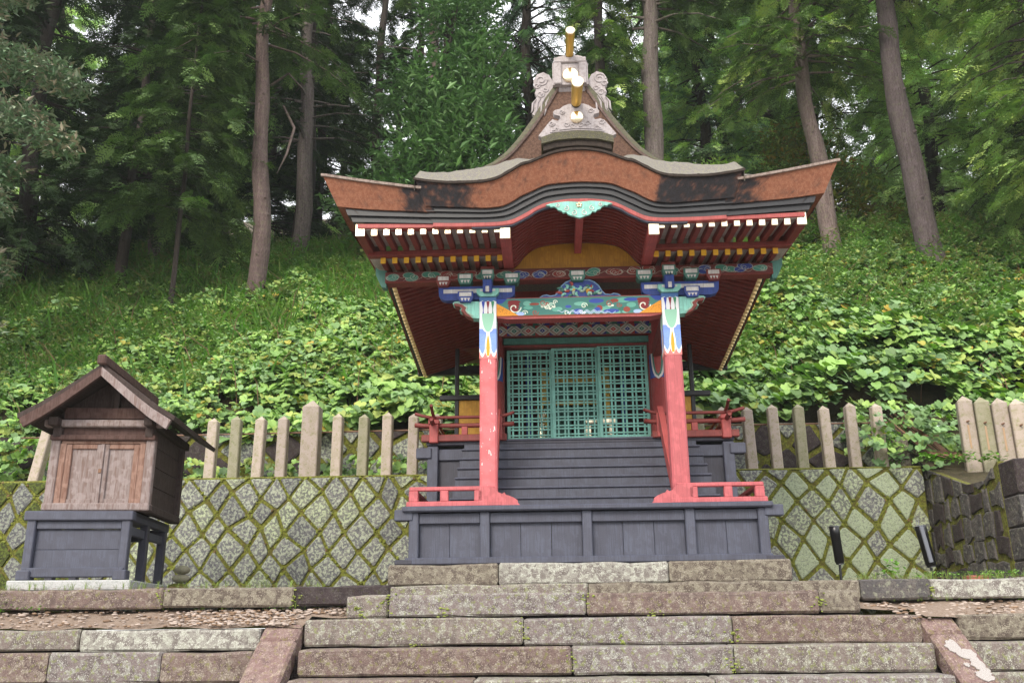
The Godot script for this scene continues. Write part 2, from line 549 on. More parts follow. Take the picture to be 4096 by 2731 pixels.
func stone_row(parent: Node, xs: Array, top: float, bottom: float, zf: float, depth: float, mats: Array) -> void:
	for i in xs.size() - 1:
		var g := 0.006
		var dy := rng.randf_range(-0.006, 0.006)
		rough_stone(parent, "stone", Vector3((xs[i] + xs[i + 1]) * .5, (top + bottom) * .5 + dy, zf - depth * .5 + rng.randf_range(-.008, .008)), Vector3(xs[i + 1] - xs[i] - g, top - bottom, depth), M[mats[i % mats.size()]])

func ground() -> void:
	grid("ground", -400, 400, -2.5, 400, 4, 4, func(_x, _z): return -1.62, M.gravel)
	grid("terrace_ground", -9.5, 6.2, -3.25, .60, 24, 10, func(x, z): return .335 + .02 * sin(x * 3.1) * cos(z * 2.3), M.soil)
	var left := func(x, z): return .155 - (z - .62) * .22 + .012 * sin(x * 9.0 + z * 5.0)
	var right := func(x, z): return .17 - (z - .62) * .22 + .012 * sin(x * 8.0 + z * 5.0)
	grid("leaf_litter_bed", -9.5, -2.30, .55, 1.235, 40, 6, left, M.litter)
	grid("leaf_litter_bed", -2.30, -2.0, .55, .89, 4, 4, left, M.litter)
	grid("leaf_litter_bed", 2.52, 6.2, .55, 1.235, 20, 6, right, M.litter)
	grid("leaf_litter_bed", 2.12, 2.52, .55, .89, 4, 4, right, M.litter)

func steps() -> void:
	var o := structure("stone_steps", Vector3(0, -1.6, 1.5))
	for e in [[.065, .31, .66], [.065, .22, .88], [.065, .02, 1.13], [.065, -.20, 1.40], [.065, -.42, 1.70]]:
		block(o, "stone_core", Vector3(e[0], e[1] - .8, e[2] - .45), Vector3(5.36 if e[1] < .2 else 4.1, 1.6, .84), M.dark_stone, .01)
	for e in [[-5.9, 6.6, 1.15], [4.5, 3.6, 1.13]]:
		block(o, "stone_core", Vector3(e[0], -.83, e[2] - .5), Vector3(e[1], 1.62, 1.0), M.dark_stone, .01)
	stone_row(o, [-7.4, -5.9, -5.279, -3.629, -2.507, -1.693, -.023, 2.219, 2.794, 4.4, 6.0], .352, .185, .72, .34, ["step_stone", "step_stone_b", "step_stone_b", "pale_stone_b", "dark_stone", "step_stone_c", "pale_stone_b", "black_stone", "pale_stone", "pale_stone"])
	stone_row(o, [-2.008, -1.665, -.052, 1.815, 2.134], .264, .085, .95, .32, ["step_stone_c", "step_stone", "step_stone_b", "pale_stone_b"])
	stone_row(o, [-2.276, -.557, 1.059, 2.493], .07, -.135, 1.22, .34, ["step_stone_c", "step_stone", "step_stone_b"])
	stone_row(o, [-2.24, -.189, .999, 2.457], -.147, -.343, 1.5, .34, ["step_stone_b", "step_stone", "step_stone_c"])
	var y := -.352
	for i in 6:
		stone_row(o, [-2.24, -.9 + .37 * (i % 3), .8 + .3 * (i % 2), 2.46], y, y - .2, 1.8 + .3 * i, .34, ["step_stone_b", "step_stone_c", "step_stone"])
		y -= .205
	# sloping stones that edge the flight, and the low walls outside them
	for s in [[-2.445, .30, "step_stone_b"], [2.62, .26, "step_stone_b"]]:
		for k in 4:
			var a := Vector3(s[0], .045 - .41 * k * .62, 1.17 + .6 * k * .62)
			var b := Vector3(s[0], .045 - .41 * (k + 1) * .62 + .006, 1.17 + .6 * (k + 1) * .62 - .008)
			if k == 0: b = a.lerp(b, .45)
			if k == 1: a = a + (Vector3(s[0], .045, 1.17) - a) * .55 + Vector3(0, -.004, .006)
			var d := b - a
			var bs := Basis.looking_at(d.normalized(), Vector3.UP)
			var st := begin()
			cbox(st, Vector3.ZERO, Vector3(s[1], .16, d.length()), .02)
			part(o, "coping_stone", fin(st), M["coping"], (a + b) * .5 - bs.y * .08, bs)
	# a splash of white lichen down the right edging stone
	var cb := Basis(Vector3(1, 0, 0), Vector3(0, .5642, -.8256), Vector3(0, .8256, .5642))
	for e in [[-.035, .12, .05, .075], [.03, .02, .07, .07], [.06, -.10, .055, .08], [.045, -.22, .06, .07], [-.03, .06, .03, .03], [.085, -.17, .025, .04], [-.02, -.10, .02, .025]]:
		var sp := PackedVector2Array()
		for k in 16:
			var q := TAU * k / 16
			sp.append(Vector2(e[0] + cos(q) * e[2] * rng.randf_range(.65, 1.2), e[1] + sin(q) * e[3] * rng.randf_range(.65, 1.2)))
		var pst := begin()
		extrude(pst, sp, -.002, .0035 + .0006 * rng.randf(), Transform3D(cb, Vector3(2.62, -.232, 1.585)))
		part(o, "lichen_patch", fin(pst), M.white_lichen)
	var l := thing("terrace_wall", "low mossy stone wall of two courses left of the sloping step edge", "wall", Vector3(-5, -1.6, 1.2))
	stone_row(l, [-7.2, -5.9, -4.755, -4.037, -2.604], .016, -.146, 1.27, .3, ["pale_stone", "pale_stone", "step_stone_c", "pale_stone"])
	stone_row(l, [-7.2, -5.4, -4.199, -3.32, -2.604], -.156, -.378, 1.4, .4, ["step_stone", "step_stone_b", "step_stone", "step_stone_b"])
	for i in 6:
		stone_row(l, [-7.2, -5.6 + .4 * (i % 2), -4.0 + .3 * (i % 3), -2.604], -.386 - .21 * i, -.588 - .21 * i, 1.44 + .05 * i, .4, ["step_stone_b", "step_stone"])
	l = thing("terrace_wall", "low lichen-spotted stone wall right of the sloping step edge", "wall", Vector3(4, -1.6, 1.2))
	stone_row(l, [2.76, 3.7, 4.8, 6.2], .06, -.125, 1.25, .3, ["pale_stone_b", "pale_stone", "step_stone_c"])
	for i in 7:
		stone_row(l, [2.76, 3.4 + .5 * (i % 2), 4.6 + .3 * (i % 3), 6.2], -.135 - .22 * i, -.347 - .22 * i, 1.36 + .05 * i, .4, ["step_stone_c", "step_stone", "step_stone_b"])
	var p := thing("stone_podium", "pale lichen-covered stone base slabs under the painted shrine", "podium", Vector3(0, .35, -1.4))
	stone_row(p, [-1.77, -.791, .692, 1.755], .535, .35, .42, .5, ["pale_stone_b", "pale_stone", "pale_stone_b"])
	for s in [-1, 1]:
		for k in 3:
			var bs := Basis(Vector3.UP, PI / 2)
			part(p, "stone", box_mesh(Vector3(1.04, .18, .4), .02), M.pale_stone_b, Vector3(s * 1.56, .44, -.62 - 1.05 * k), bs)
	block(p, "infill_slab", Vector3(0, .43, -1.55), Vector3(2.72, .18, 3.1), M.step_stone, .01)

# stones as rounded cushions standing proud of a mossy backing. polys in the wall's own plane (u along, v up); xf places that plane, w outwards
func wall_stones(parent: Node, polys: Array, xf: Transform3D, mats: Array, proud := 0.022) -> void:
	for poly in polys:
		if poly.size() < 3:
			continue
		var c := Vector2.ZERO
		for q in poly: c += q
		c /= poly.size()
		var st := begin()
		var mid_ := xf * Vector3(c.x, c.y, proud + rng.randf_range(-.002, .008))
		var r := [[], [], []]
		for q in poly:
			r[0].append(xf * Vector3(q.x, q.y, -.02))
			var a: Vector2 = q.lerp(c, .035)
			r[1].append(xf * Vector3(a.x, a.y, proud * .7 + rng.randf_range(-.006, .006)))
			a = q.lerp(c, .13)
			r[2].append(xf * Vector3(a.x, a.y, proud + rng.randf_range(-.004, .004)))
		var n: int = poly.size()
		var deep := xf * Vector3(c.x, c.y, -.3)
		for i in n:
			var j := (i + 1) % n
			oq(st, deep, r[0][i], r[0][j], r[1][j], r[1][i])
			oq(st, deep, r[1][i], r[1][j], r[2][j], r[2][i])
			ot(st, deep, r[2][i], r[2][j], mid_)
		part(parent, "stone", fin(st), M[mats[rng.randi() % mats.size()]])

# diagonal masonry: lozenges in a rectangle
func lozenges(u0: float, u1: float, v0: float, v1: float, du: float, dv: float, gap: float, skip := Vector2(0, 0)) -> Array:
	var node := {}
	var out := []
	var rect := PackedVector2Array([Vector2(u0, v0), Vector2(u1, v0), Vector2(u1, v1), Vector2(u0, v1)])
	var ni := int((u1 - u0) / du) + 4
	var nj := int((v1 - v0) / dv) + 4
	for i in range(-2, ni * 2 + 3):
		for j in range(-2, nj * 2 + 3):
			node[[i, j]] = Vector2(u0 + i * du * .5 + rng.randf_range(-.15, .15) * du, v1 + dv * .04 - j * dv * .5 + rng.randf_range(-.11, .11) * dv)
	for i in range(-1, ni * 2 + 2):
		for j in range(-1, nj * 2 + 2):
			if (i + j) % 2 != 0:
				continue
			var a := PackedVector2Array([node[[i - 1, j]], node[[i, j - 1]], node[[i + 1, j]], node[[i, j + 1]]])
			var c := (a[0] + a[1] + a[2] + a[3]) / 4.0
			if c.x > skip.x and c.x < skip.y:
				continue
			var shr := Geometry2D.offset_polygon(a, -gap * rng.randf_range(.6, 1.7))
			for s in shr:
				for cut in Geometry2D.intersect_polygons(s, rect):
					var area := 0.0
					for k in cut.size():
						area += cut[k].cross(cut[(k + 1) % cut.size()])
					if abs(area) > .02 and cut.size() < 9:
						# blunt the corners a little
						var q := PackedVector2Array()
						for k in cut.size():
							var e: Vector2 = cut[k]
							q.append(e.lerp(cut[(k - 1 + cut.size()) % cut.size()], rng.randf_range(.04, .12)))
							q.append(e.lerp(cut[(k + 1) % cut.size()], rng.randf_range(.04, .12)))
						out.append(q)
	return out

func walls() -> void:
	var noise_moss := FastNoiseLite.new()
	noise_moss.seed = 5
	noise_moss.frequency = 1.4
	var w := thing("retaining_wall", "mossy retaining wall of lichen-covered diamond blocks behind both shrines", "wall", Vector3(-1.5, .3, -3.5))
	block(w, "moss_joint", Vector3(-2.6, .96, -3.5), Vector3(14.14, 1.88, .4), M.moss, .02)
	var xf := Transform3D(Basis(), Vector3(0, 0, -3.3))
	var left_polys := []; var right_polys := []; var moss_polys := []
	for q in lozenges(-8.6, 4.46, .1, 1.9, .375, .47, .017, Vector2(-1.2, 1.2)):
		(right_polys if q[0].x > 2.75 else moss_polys if q[0].x < -5.9 else left_polys).append(q)
	wall_stones(w, left_polys, xf, ["wall_stone", "wall_stone_b", "wall_stone_c", "wall_stone"])
	wall_stones(w, moss_polys, xf, ["mossy_stone", "mossy_stone", "wall_stone_b"])
	wall_stones(w, right_polys, xf, ["green_stone", "wall_stone_c", "green_stone", "wall_stone"])
	var lump := begin(true)
	var lr := []
	for i in 4:
		var a := i / 3.0 * PI * .5
		var row := PackedVector3Array()
		for j in 7: row.append(Vector3(cos(TAU * j / 7) * cos(a), sin(TAU * j / 7) * cos(a), sin(a) * .5))
		lr.append(row)
	loft(lump, lr, true)
	var lx := []; var lc := []
	for q in left_polys + right_polys + moss_polys:
		for i in 26:
			var k: int = rng.randi() % q.size()
			var p: Vector2 = q[k].lerp(q[(k + 1) % q.size()], rng.randf())
			if noise_moss.get_noise_2d(p.x, p.y) + rng.randf_range(-.25, .25) < -.02: continue
			var r := rng.randf_range(.006, .019)
			lx.append(Transform3D(Basis(Vector3.BACK, rng.randf() * TAU) * Basis.from_scale(Vector3(r * rng.randf_range(1.0, 1.9), r, r * 1.1)), Vector3(p.x, p.y, -3.3 + rng.randf_range(.0, .016))))
			var g := rng.randf_range(.7, 1.25)
			lc.append(Color(.17 * g, .19 * g, .03 * g) if rng.randf() < .92 else Color(.15 * g, .10 * g, .04 * g))
	stuff(w, "moss_lumps", fin(lump), M.tinted, lx, lc)
	block(w, "wall_cap", Vector3(-2.6, 1.905, -3.62), Vector3(14.14, .05, .6), M.moss, .015)
	# the wall that turns towards the camera on the right
	var s := thing("side_retaining_wall", "dark wet stone wall with mossy joints at right, at right angles to the diamond wall", "wall", Vector3(4.7, .3, -2.4))
	var outline := V2([-3.6, .1, -1.42, .1, -1.42, 1.66, -1.75, 1.50, -2.2, 1.52, -2.7, 1.68, -3.3, 1.88, -3.6, 1.9])
	var poly := PackedVector2Array()
	for q in outline: poly.append(Vector2(-q.x, q.y))
	var st := begin()
	extrude(st, poly, -.2, -.13, Transform3D(Basis(Vector3.UP, PI / 2), Vector3(4.72, 0, 0)))
	part(s, "moss_joint", fin(st), M.moss)
	var polys := []
	var v := .12
	var row := 0
	while v < 1.9:
		var h := rng.randf_range(.22, .32)
		var u := 1.40 + (.1 if row % 2 else 0.0)
		while u < 3.3:
			var l := rng.randf_range(.16, .34)
			var j := func(): return rng.randf_range(-.045, .045)
			var a := PackedVector2Array([Vector2(u + .022, v + .02 + j.call()), Vector2(u + l * .5, v + .02 + j.call()), Vector2(u + l - .022, v + .02 + j.call()), Vector2(u + l - .024 + j.call(), v + h - .02 + j.call()), Vector2(u + l * .5, v + h - .02 + j.call()), Vector2(u + .022 + j.call(), v + h - .02 + j.call())])
			for cut in Geometry2D.intersect_polygons(a, poly):
				if cut.size() < 14: polys.append(cut)
			u += l
		v += h
		row += 1
	wall_stones(s, polys, Transform3D(Basis(Vector3(0, 0, -1), Vector3(0, 1, 0), Vector3(-1, 0, 0)), Vector3(4.515, 0, 0)), ["black_stone", "black_stone", "black_stone", "dark_stone"], .016)
	var pier := thing("stone_pier", "dark squared stone pier at the right edge ending the side wall", "pier", Vector3(4.9, .3, -1.3))
	block(pier, "stone_core", Vector3(5.06, .95, -1.33), Vector3(.94, 1.3, .26), M.black_stone, .01)
	var y := .3
	for h in [.30, .34, .32, .38]:
		rough_stone(pier, "stone", Vector3(5.06, y + h * .5, -1.28), Vector3(1.07, h - .008, .4), M.black_stone if y < 1.2 else M.dark_stone, .014)
		y += h
	# second, rougher wall a step up the bank behind the fence
	var b := thing("upper_wall", "low rough stone wall behind the granite posts, under the leafy bank", "wall", Vector3(-1.5, 1.9, -4.3))
	block(b, "moss_joint", Vector3(-1.9, 2.28, -4.42), Vector3(14.0, .84, .3), M.moss, .02)
	wall_stones(b, lozenges(-8.8, 5.05, 1.9, 2.72, .62, .60, .03, Vector2(-1.6, 1.3)), Transform3D(Basis(), Vector3(0, 0, -4.26)), ["wall_stone", "wall_stone_b", "wall_stone_b", "dark_stone"])
	grid("fence_ledge", -9.6, 5.0, -4.4, -3.3, 30, 4, func(x, z): return 1.905 + .03 * sin(x * 5.0) * cos(z * 7.0), M.soil)
	# bank at the right behind the side wall
	grid("side_bank", 4.55, 12.0, -4.6, -1.2, 16, 10, func(x, z): return curve(V2([-4.6, 2.6, -3.9, 2.2, -3.3, 1.86, -2.7, 1.66, -2.2, 1.50, -1.75, 1.47, -1.2, 1.6]), z) + .015 + max(0.0, x - 4.7) * .14 + .02 * sin(x * 6.0 + z * 4.0), M.soil)
	rough_stone(thing("concrete_block", "short pale concrete end block behind the rightmost post of the fence", "block", Vector3(4.35, 1.9, -3.75)), "stone", Vector3(4.35, 2.12, -3.75), Vector3(.22, .44, .3), M.pale_stone_b, .02)

func post_mesh(w: float, h: float) -> Mesh:
	var st := begin()
	var a := w * .5; var b := .012
	var prof := V2([-a, -a + b, -a, a - b, -a + b, a, a - b, a, a, a - b, a, -a + b, a - b, -a, -a + b, -a])
	var rows := []
	for e in [[0.0, 1.0], [h - w * .46, .97], [h - w * .42, .93], [h, .04]]:
		var row := PackedVector3Array()
		for q in prof: row.append(Vector3(q.x * e[1], e[0], q.y * e[1]))
		rows.append(row)
	loft(st, rows, true)
	return fin(st)

func fence() -> void:
	var small := post_mesh(.135, .86)
	var big := post_mesh(.235, 1.06)
	var grp := "granite posts of the fence on the retaining wall"
	var ord := ["first", "second", "third", "fourth", "fifth", "sixth", "seventh", "eighth", "ninth"]
	var k := 0
	var list := [[-7.27, "leftmost granite post, mossy and leaning, at the left edge of the photograph", .13], [-6.93, "granite post half hidden behind the left eave of the little wooden shrine", .04]]
	for x in [-4.89, -4.56, -4.23, -3.92]:
		list.append([x, "%s short granite post right of the little wooden shrine, before the tall post" % ord[k], .0]); k += 1
	k = 0
	for x in [-3.17, -2.82, -2.49, -2.15]:
		list.append([x, "%s short granite post right of the tall post" % ord[k], .0]); k += 1
	list.append([-1.82, "granite post seen through the left veranda railing of the painted shrine", .0])
	list.append([1.68, "granite post seen beside the yellow panel behind the right veranda railing", .0])
	list.append([2.0, "granite post behind the right veranda corner post of the painted shrine", .0])
	k = 0
	for x in [2.34, 2.67, 3.0, 3.35, 3.68]:
		list.append([x, "%s granite post right of the painted shrine's veranda" % ord[k], .0]); k += 1
	list.append([4.02, "last granite post at the right end of the row, yellow leaf at its middle", .0])
	var mats := ["granite", "granite_b", "granite", "granite_c"]
	for i in list.size():
		var e = list[i]
		var o := part(self, "granite_post", small, M[mats[i % 4]], Vector3(e[0], 1.925, -3.46 + rng.randf_range(-.02, .02)), Basis(Vector3.BACK, -e[2] + rng.randf_range(-.012, .012)) * Basis(Vector3.UP, rng.randf_range(-.06, .06)) * Basis.from_scale(Vector3(1, rng.randf_range(.97, 1.03), 1)))
		tag(o, e[1], "post", grp)
	tag(part(self, "granite_post", big, M.granite_b, Vector3(-3.53, 1.925, -3.46)), "tall thick granite post among the short ones left of the painted shrine", "post", grp)
	var st := begin(true)
	tube(st, [Vector3(-7.6, 2.56, -3.56), Vector3(-5, 2.555, -3.55), Vector3(-2, 2.57, -3.56), Vector3(1.5, 2.56, -3.55), Vector3(4.2, 2.55, -3.56)], [.011, .011, .011, .011, .011], 6)
	tag(part(self, "iron_rod", fin(st), M.rust), "thin rusty iron rod running through the granite fence posts", "rod")
	# the tight row on the right, climbing beside the side wall
	var p2 := post_mesh(.18, 1.02)
	var names := ["first post from the left, overgrown, of the tight bolted row at the right edge", "second post from the left, greenish, of the tight bolted row at the right edge", "third post from the left, rust-streaked, of the tight bolted row at the right edge", "fourth post from the left, pale, of the tight bolted row at the right edge", "fifth post from the left of the tight bolted row, cut by the photograph's right edge"]
	for i in 5:
		var at := Vector3(4.98 + .165 * i, 1.74 - .04 * i, -3.0 + .10 * i)
		var t := thing("bolted_post", names[i], "post", at, "bolted granite posts at the right edge")
		part(t, "shaft", p2, M[["granite_b", "granite_c", "granite_b", "granite", "granite_b"][i]], at, Basis(Vector3.UP, -.25))
		var sb := begin(true)
		tube(sb, [Vector3(0, 0, 0), Vector3(0, 0, .05)], [.012, .012], 8)
		part(t, "bolt", fin(sb), M.rust, at + Vector3(-.03, .67, .082))
		if i < 3:
			block(t, "rust_stain", at + Vector3(-.026, .48 , .0872), Vector3(.022, .3, .006), M.rust_stain, .002, Basis(Vector3.UP, -.25))

# ---------------------------------------------------------------- the painted shrine
const TOP := [0.0, 4.237, .1, 4.232, .25, 4.200, .45, 4.116, .52, 4.098, .63, 4.03, .74, 3.968, .85, 3.937, .95, 3.928, 1.1, 3.927, 1.2, 3.928, 1.31, 3.940, 1.42, 3.955, 1.52, 3.975]
const BOT := [0.0, 3.960, .1, 3.957, .3, 3.935, .45, 3.870, .53, 3.832, .62, 3.776, .7, 3.738, .8, 3.722, .9, 3.720, 1.1, 3.733, 1.2, 3.738, 1.42, 3.752]
const BLK := [0.0, 3.817, .09, 3.817, .3, 3.786, .4, 3.742, .5, 3.684, .6, 3.632, .68, 3.610, .8, 3.601, 1.1, 3.601, 1.36, 3.610]
const RED := [0.0, 3.774, .15, 3.771, .3, 3.745, .4, 3.704, .45, 3.668, .55, 3.612, .63, 3.576, .8, 3.562, 1.1, 3.562, 1.36, 3.570]
const WTOP := [1.4, 3.893, 1.52, 3.908, 1.75, 3.945, 1.9, 3.970, 2.1, 4.006, 2.2, 4.025, 2.39, 4.062]
const WBOT := [1.3, 3.700, 1.42, 3.706, 1.65, 3.725, 1.95, 3.748, 2.26, 3.786]
const YEL := [0.0, 3.718, .15, 3.715, .3, 3.698, .42, 3.668, .52, 3.594, .61, 3.48, .69, 3.44]

func spiral(im: Image, c: Vector2, r: float, turns: float, dir: float, col: Color, w: int) -> void:
	var n := int(r * turns * 7.0)
	for i in n:
		var t := float(i) / n
		var a := dir * t * turns * TAU
		var p := c + Vector2(cos(a), sin(a)) * r * (1.0 - t * .85)
		im.fill_rect(Rect2i(int(p.x), int(p.y), w, w), col)

func blob(im: Image, c: Vector2, r: Vector2, col: Color) -> void:
	for y in range(int(-r.y), int(r.y) + 1):
		var hw := r.x * sqrt(maxf(0.0, 1.0 - pow(y / r.y, 2)))
		im.fill_rect(Rect2i(int(c.x - hw), int(c.y + y), int(hw * 2), 1), col)

func wave(im: Image, x0: float, x1: float, y: float, amp: float, per: float, col: Color, w: int) -> void:
	for x in range(int(x0), int(x1)):
		im.fill_rect(Rect2i(x, int(y + amp * sin(x / per * TAU)), 1, w), col)

# cloud scrolls of a painted beam
func scroll_image(w: int, h: int, bg: Array, sd: int) -> Image:
	var r := RandomNumberGenerator.new()
	r.seed = sd
	var im := Image.create(w, h, false, Image.FORMAT_RGB8)
	im.fill(bg[0])
	var pale := Color(.60, .62, .57)
	var n := int(w / (h * 1.5))
	for i in n:
		var c := Vector2((i + .5) * w / n, h * r.randf_range(.35, .65))
		var col: Color = bg[1 + r.randi() % (bg.size() - 1)]
		for k in 3:
			var o := Vector2(r.randf_range(-.4, .4) * h, r.randf_range(-.22, .22) * h)
			blob(im, c + o, Vector2(h * .46, h * .27) * 1.1, pale)
			blob(im, c + o, Vector2(h * .46, h * .27), col)
		wave(im, c.x - h * .8, c.x + h * .8, h * r.randf_range(.3, .8), h * .13, h * 1.1, pale, 2)
		spiral(im, c, h * .3, 1.4, 1.0 if r.randf() < .5 else -1.0, pale, 2)
	im.fill_rect(Rect2i(0, 0, w, 2), Color(.25, .1, .08))
	return im

func diamond_image() -> Image:
	var w := 1024; var h := 64
	var im := Image.create(w, h, false, Image.FORMAT_RGB8)
	var cols := [Color(.13, .17, .47), Color(.16, .42, .36), Color(.62, .15, .13)]
	var grey := Color(.63, .62, .58)
	for x in w:
		var u := x / float(w) * 12.0
		var k := int(u)
		for y in h:
			var v := y / float(h) * 2.0 - 1.0
			var d: float = abs((u - k) * 2.0 - 1.0) + abs(v) * .92
			var c: Color = grey
			if d < .42: c = cols[k % 3]
			elif d < .50: c = Color(.8, .8, .76)
			elif d > 1.32: c = cols[(k + 2) % 3].darkened(.15)
			elif d > .8 and d < .92: c = Color(.5, .2, .17) if v > 0 else Color(.2, .36, .33)
			if d < .12: c = Color(.75, .73, .7)
			im.set_pixel(x, y, c)
	return im

func zigzag_image() -> Image:
	var w := 1024; var h := 64
	var im := Image.create(w, h, false, Image.FORMAT_RGB8)
	var cols := [Color(.13, .16, .42), Color(.12, .33, .28), Color(.50, .11, .11)]
	for x in w:
		var u := x / float(w) * 9.0
		var k := int(u)
		for y in h:
			var v := y / float(h)
			var d: float = abs((u - k) * 2.0 - 1.0) - (1.0 - v)
			var c: Color = cols[k % 3] if d < -.12 else cols[(k + (1 if u - k > .5 else 2)) % 3]
			if abs(d + .02) < .08: c = Color(.66, .64, .6)
			elif abs(d - .18) < .05: c = Color(.5, .5, .46)
			im.set_pixel(x, y, c)
	return im

func pillar_image() -> Image:
	var w := 96; var h := 384
	var im := Image.create(w, h, false, Image.FORMAT_RGB8)
	var white := Color(.90, .91, .92)
	var blue := Color(.16, .25, .62)
	var r := RandomNumberGenerator.new()
	r.seed = 4
	for y in h:
		var v := y / float(h)
		for x in w:
			var u := x / float(w)
			var c := white
			if v < .27:
				c = Color(.84, .85, .86)
				for e in [[.22, blue], [.5, Color(.48, .13, .2)], [.78, Color(.2, .5, .36)]]:
					var hw := .055 + .035 * sin(v * 22.0)
					if abs(u - e[0]) < hw and v > .07: c = e[1]
				if v < .06 + .04 * abs(fposmod(u * 3.0, 1.0) - .5): c = Color(.25, .4, .6)
			elif v < .60:
				var q := (v - .27) / .30
				var half := .36 * sqrt(maxf(0.0, 1.0 - q * q))
				if abs(u - .5) < half: c = Color(.56, .75, .66)
				elif abs(u - .5) < half + .10: c = white
				elif v > .52: c = Color(.45, .56, .84)
				else: c = Color(.78, .83, .84)
			else:
				c = Color(.42, .54, .83) if r.randf() < .55 else Color(.55, .66, .88)
				var q := (v - .62) / .33
				var half := .02 + .085 * sin(clampf(q, 0, 1) * PI * .8)
				var edge := .86 + .09 * (1.0 - pow(abs(fposmod(u * 3.0 - .0, 1.0) - .5) * 2.0, 2.0))
				if abs(u - .5) < half and v < .955 and v > .63: c = Color(.90, .60, .18)
				elif abs(u - .5) < half + .08 and v < .97: c = white
				elif v > edge - .035: c = white
				if v > edge + .02: c = Color(.83, .46, .45)
			im.set_pixel(x, y, c)
	return im

func beam_image() -> Image:   # the rainbow beam between the front posts
	var w := 1024; var h := 128
	var im := Image.create(w, h, false, Image.FORMAT_RGB8)
	var teal := Color(.25, .47, .44)
	im.fill(teal)
	var r := RandomNumberGenerator.new()
	r.seed = 9
	var pale := Color(.86, .88, .82)
	for i in 26:
		var c := Vector2(r.randf_range(170, 860), r.randf_range(20, 112))
		var col: Color = [Color(.2, .42, .37), Color(.38, .64, .58), Color(.55, .25, .2), Color(.2, .3, .62), Color(.42, .66, .6)][r.randi() % 5]
		blob(im, c, Vector2(r.randf_range(18, 50), r.randf_range(8, 20)), col)
	for i in 15:
		var c := Vector2(r.randf_range(160, 880), r.randf_range(25, 105))
		spiral(im, c, r.randf_range(10, 24), 1.3, 1.0 if i % 2 else -1.0, [pale, Color(.6, .25, .2), pale][i % 3], 4)
		if i % 3 == 0: blob(im, c + Vector2(20, 8), Vector2(9, 7), pale)
	for k in 3:
		wave(im, 380 + 60 * k, 640 + 50 * k, 96 + 8 * k, 7, 44, Color(.75, .8, .92), 4)
	for s in [0, 1]:
		var at := func(x: float) -> float: return x if s == 0 else w - x
		for k in 14:
			var a: float = at.call(110.0 + 6.0 * sin(k * 1.7))
			blob(im, Vector2(a, 20 + k * 5), Vector2(38 - k, 9), Color(.48, .14, .15))
		spiral(im, Vector2(at.call(112.0), 62), 40, 1.0, 1.0, pale, 6)
		blob(im, Vector2(at.call(150.0), 108), Vector2(26, 14), Color(.62, .72, .9))
		for y in h:
			var x1 := 8.0 + (y - 34.0) * 1.55
			if y > 34:
				im.fill_rect(Rect2i(0 if s == 0 else int(w - x1), y, int(x1), 1), Color(.84, .56, .16))
			im.fill_rect(Rect2i(0 if s == 0 else int(w - 70 + y), y, int(max(0, 70 - y)), 1), Color(.16, .26, .58)) if y < 34 else null
		for k in 60:
			var y := r.randi_range(60, 124)
			var xx: float = r.randf_range(2.0, 6.0 + (y - 34.0) * 1.4)
			im.fill_rect(Rect2i(int(at.call(xx)), y, 3, 3), Color(.55, .33, .08))
	im.fill_rect(Rect2i(0, 120, w, 8), Color(.5, .2, .12))
	return im

# a band between two curves y(x), folded: rows of [curve or offset list, z]; x from -xm to xm
func band(parent: Node, called: String, rows: Array, n: int, m: Material, smooth := false) -> MeshInstance3D:
	var st := begin(smooth)
	var out := []
	for r in rows:
		var row := PackedVector3Array()
		for i in n + 1:
			var t := float(i) / n * 2.0 - 1.0
			var x: float = t * r[2]
			var y: float = r[0].call(abs(x))
			row.append(Vector3(x, y, r[1]))
		out.append(row)
	loft(st, out)
	return part(parent, called, fin(st), m)

func face_uv(parent: Node, called: String, x0: float, x1: float, y0: float, y1: float, z: float, m: Material, bs := Basis(), at := Vector3.ZERO) -> MeshInstance3D:
	var st := begin()
	quad_uv(st, Vector3(x0, y1, z), Vector3(x1, y1, z), Vector3(x1, y0, z), Vector3(x0, y0, z), Vector2(0, 0), Vector2(1, 1))
	return part(parent, called, fin(st), m, at, bs)

var SH: Node3D

func thatch_face(called: String, xa: float, xb: float, yt: Callable, yb: Callable, xs: Callable, zt: float, zb: float, zback: float, stain: Callable, nx: int) -> void:
	var st := begin()
	var n := FastNoiseLite.new()
	n.seed = 77; n.frequency = 7.0
	var ny := 10
	var P := []
	var C := []
	for j in ny + 1:
		var v := float(j) / ny
		var row := []; var cr := []
		for i in nx + 1:
			var x := lerpf(xa, xb, float(i) / nx)
			var xx: float = lerpf(xs.call(x), x, v)
			var y: float = lerpf(yb.call(abs(xx)), yt.call(abs(x)), v)
			row.append(Vector3(xx, y, lerpf(zb, zt, v)))
			var s: float = clampf(stain.call(xx, v) + n.get_noise_2d(xx, v * .3) * .9 + n.get_noise_2d(xx * 5.0, v * 1.2) * .4, 0.0, 1.0)
			cr.append(Color(1, 1, 1).lerp(Color(.075, .17, .36), s))
		P.append(row); C.append(cr)
	for j in ny:
		for i in nx:
			for q in [[i, j], [i + 1, j], [i + 1, j + 1], [i, j], [i + 1, j + 1], [i, j + 1]]:
				st.set_color(C[q[1]][q[0]])
				st.add_vertex(P[q[1]][q[0]])
	# underside and end faces
	for i in nx:
		st.set_color(C[0][i])
		quad(st, P[0][i], P[0][i + 1], Vector3(P[0][i + 1].x, P[0][i + 1].y + .01, zback), Vector3(P[0][i].x, P[0][i].y + .01, zback))
	for e in [0, nx]:
		for j in ny:
			st.set_color(C[j][e])
			quad(st, P[j][e], P[j + 1][e], Vector3(P[j + 1][e].x, P[j + 1][e].y, zback), Vector3(P[j][e].x, P[j][e].y, zback))
	part(SH, called, fin(st), M.bark_edge)

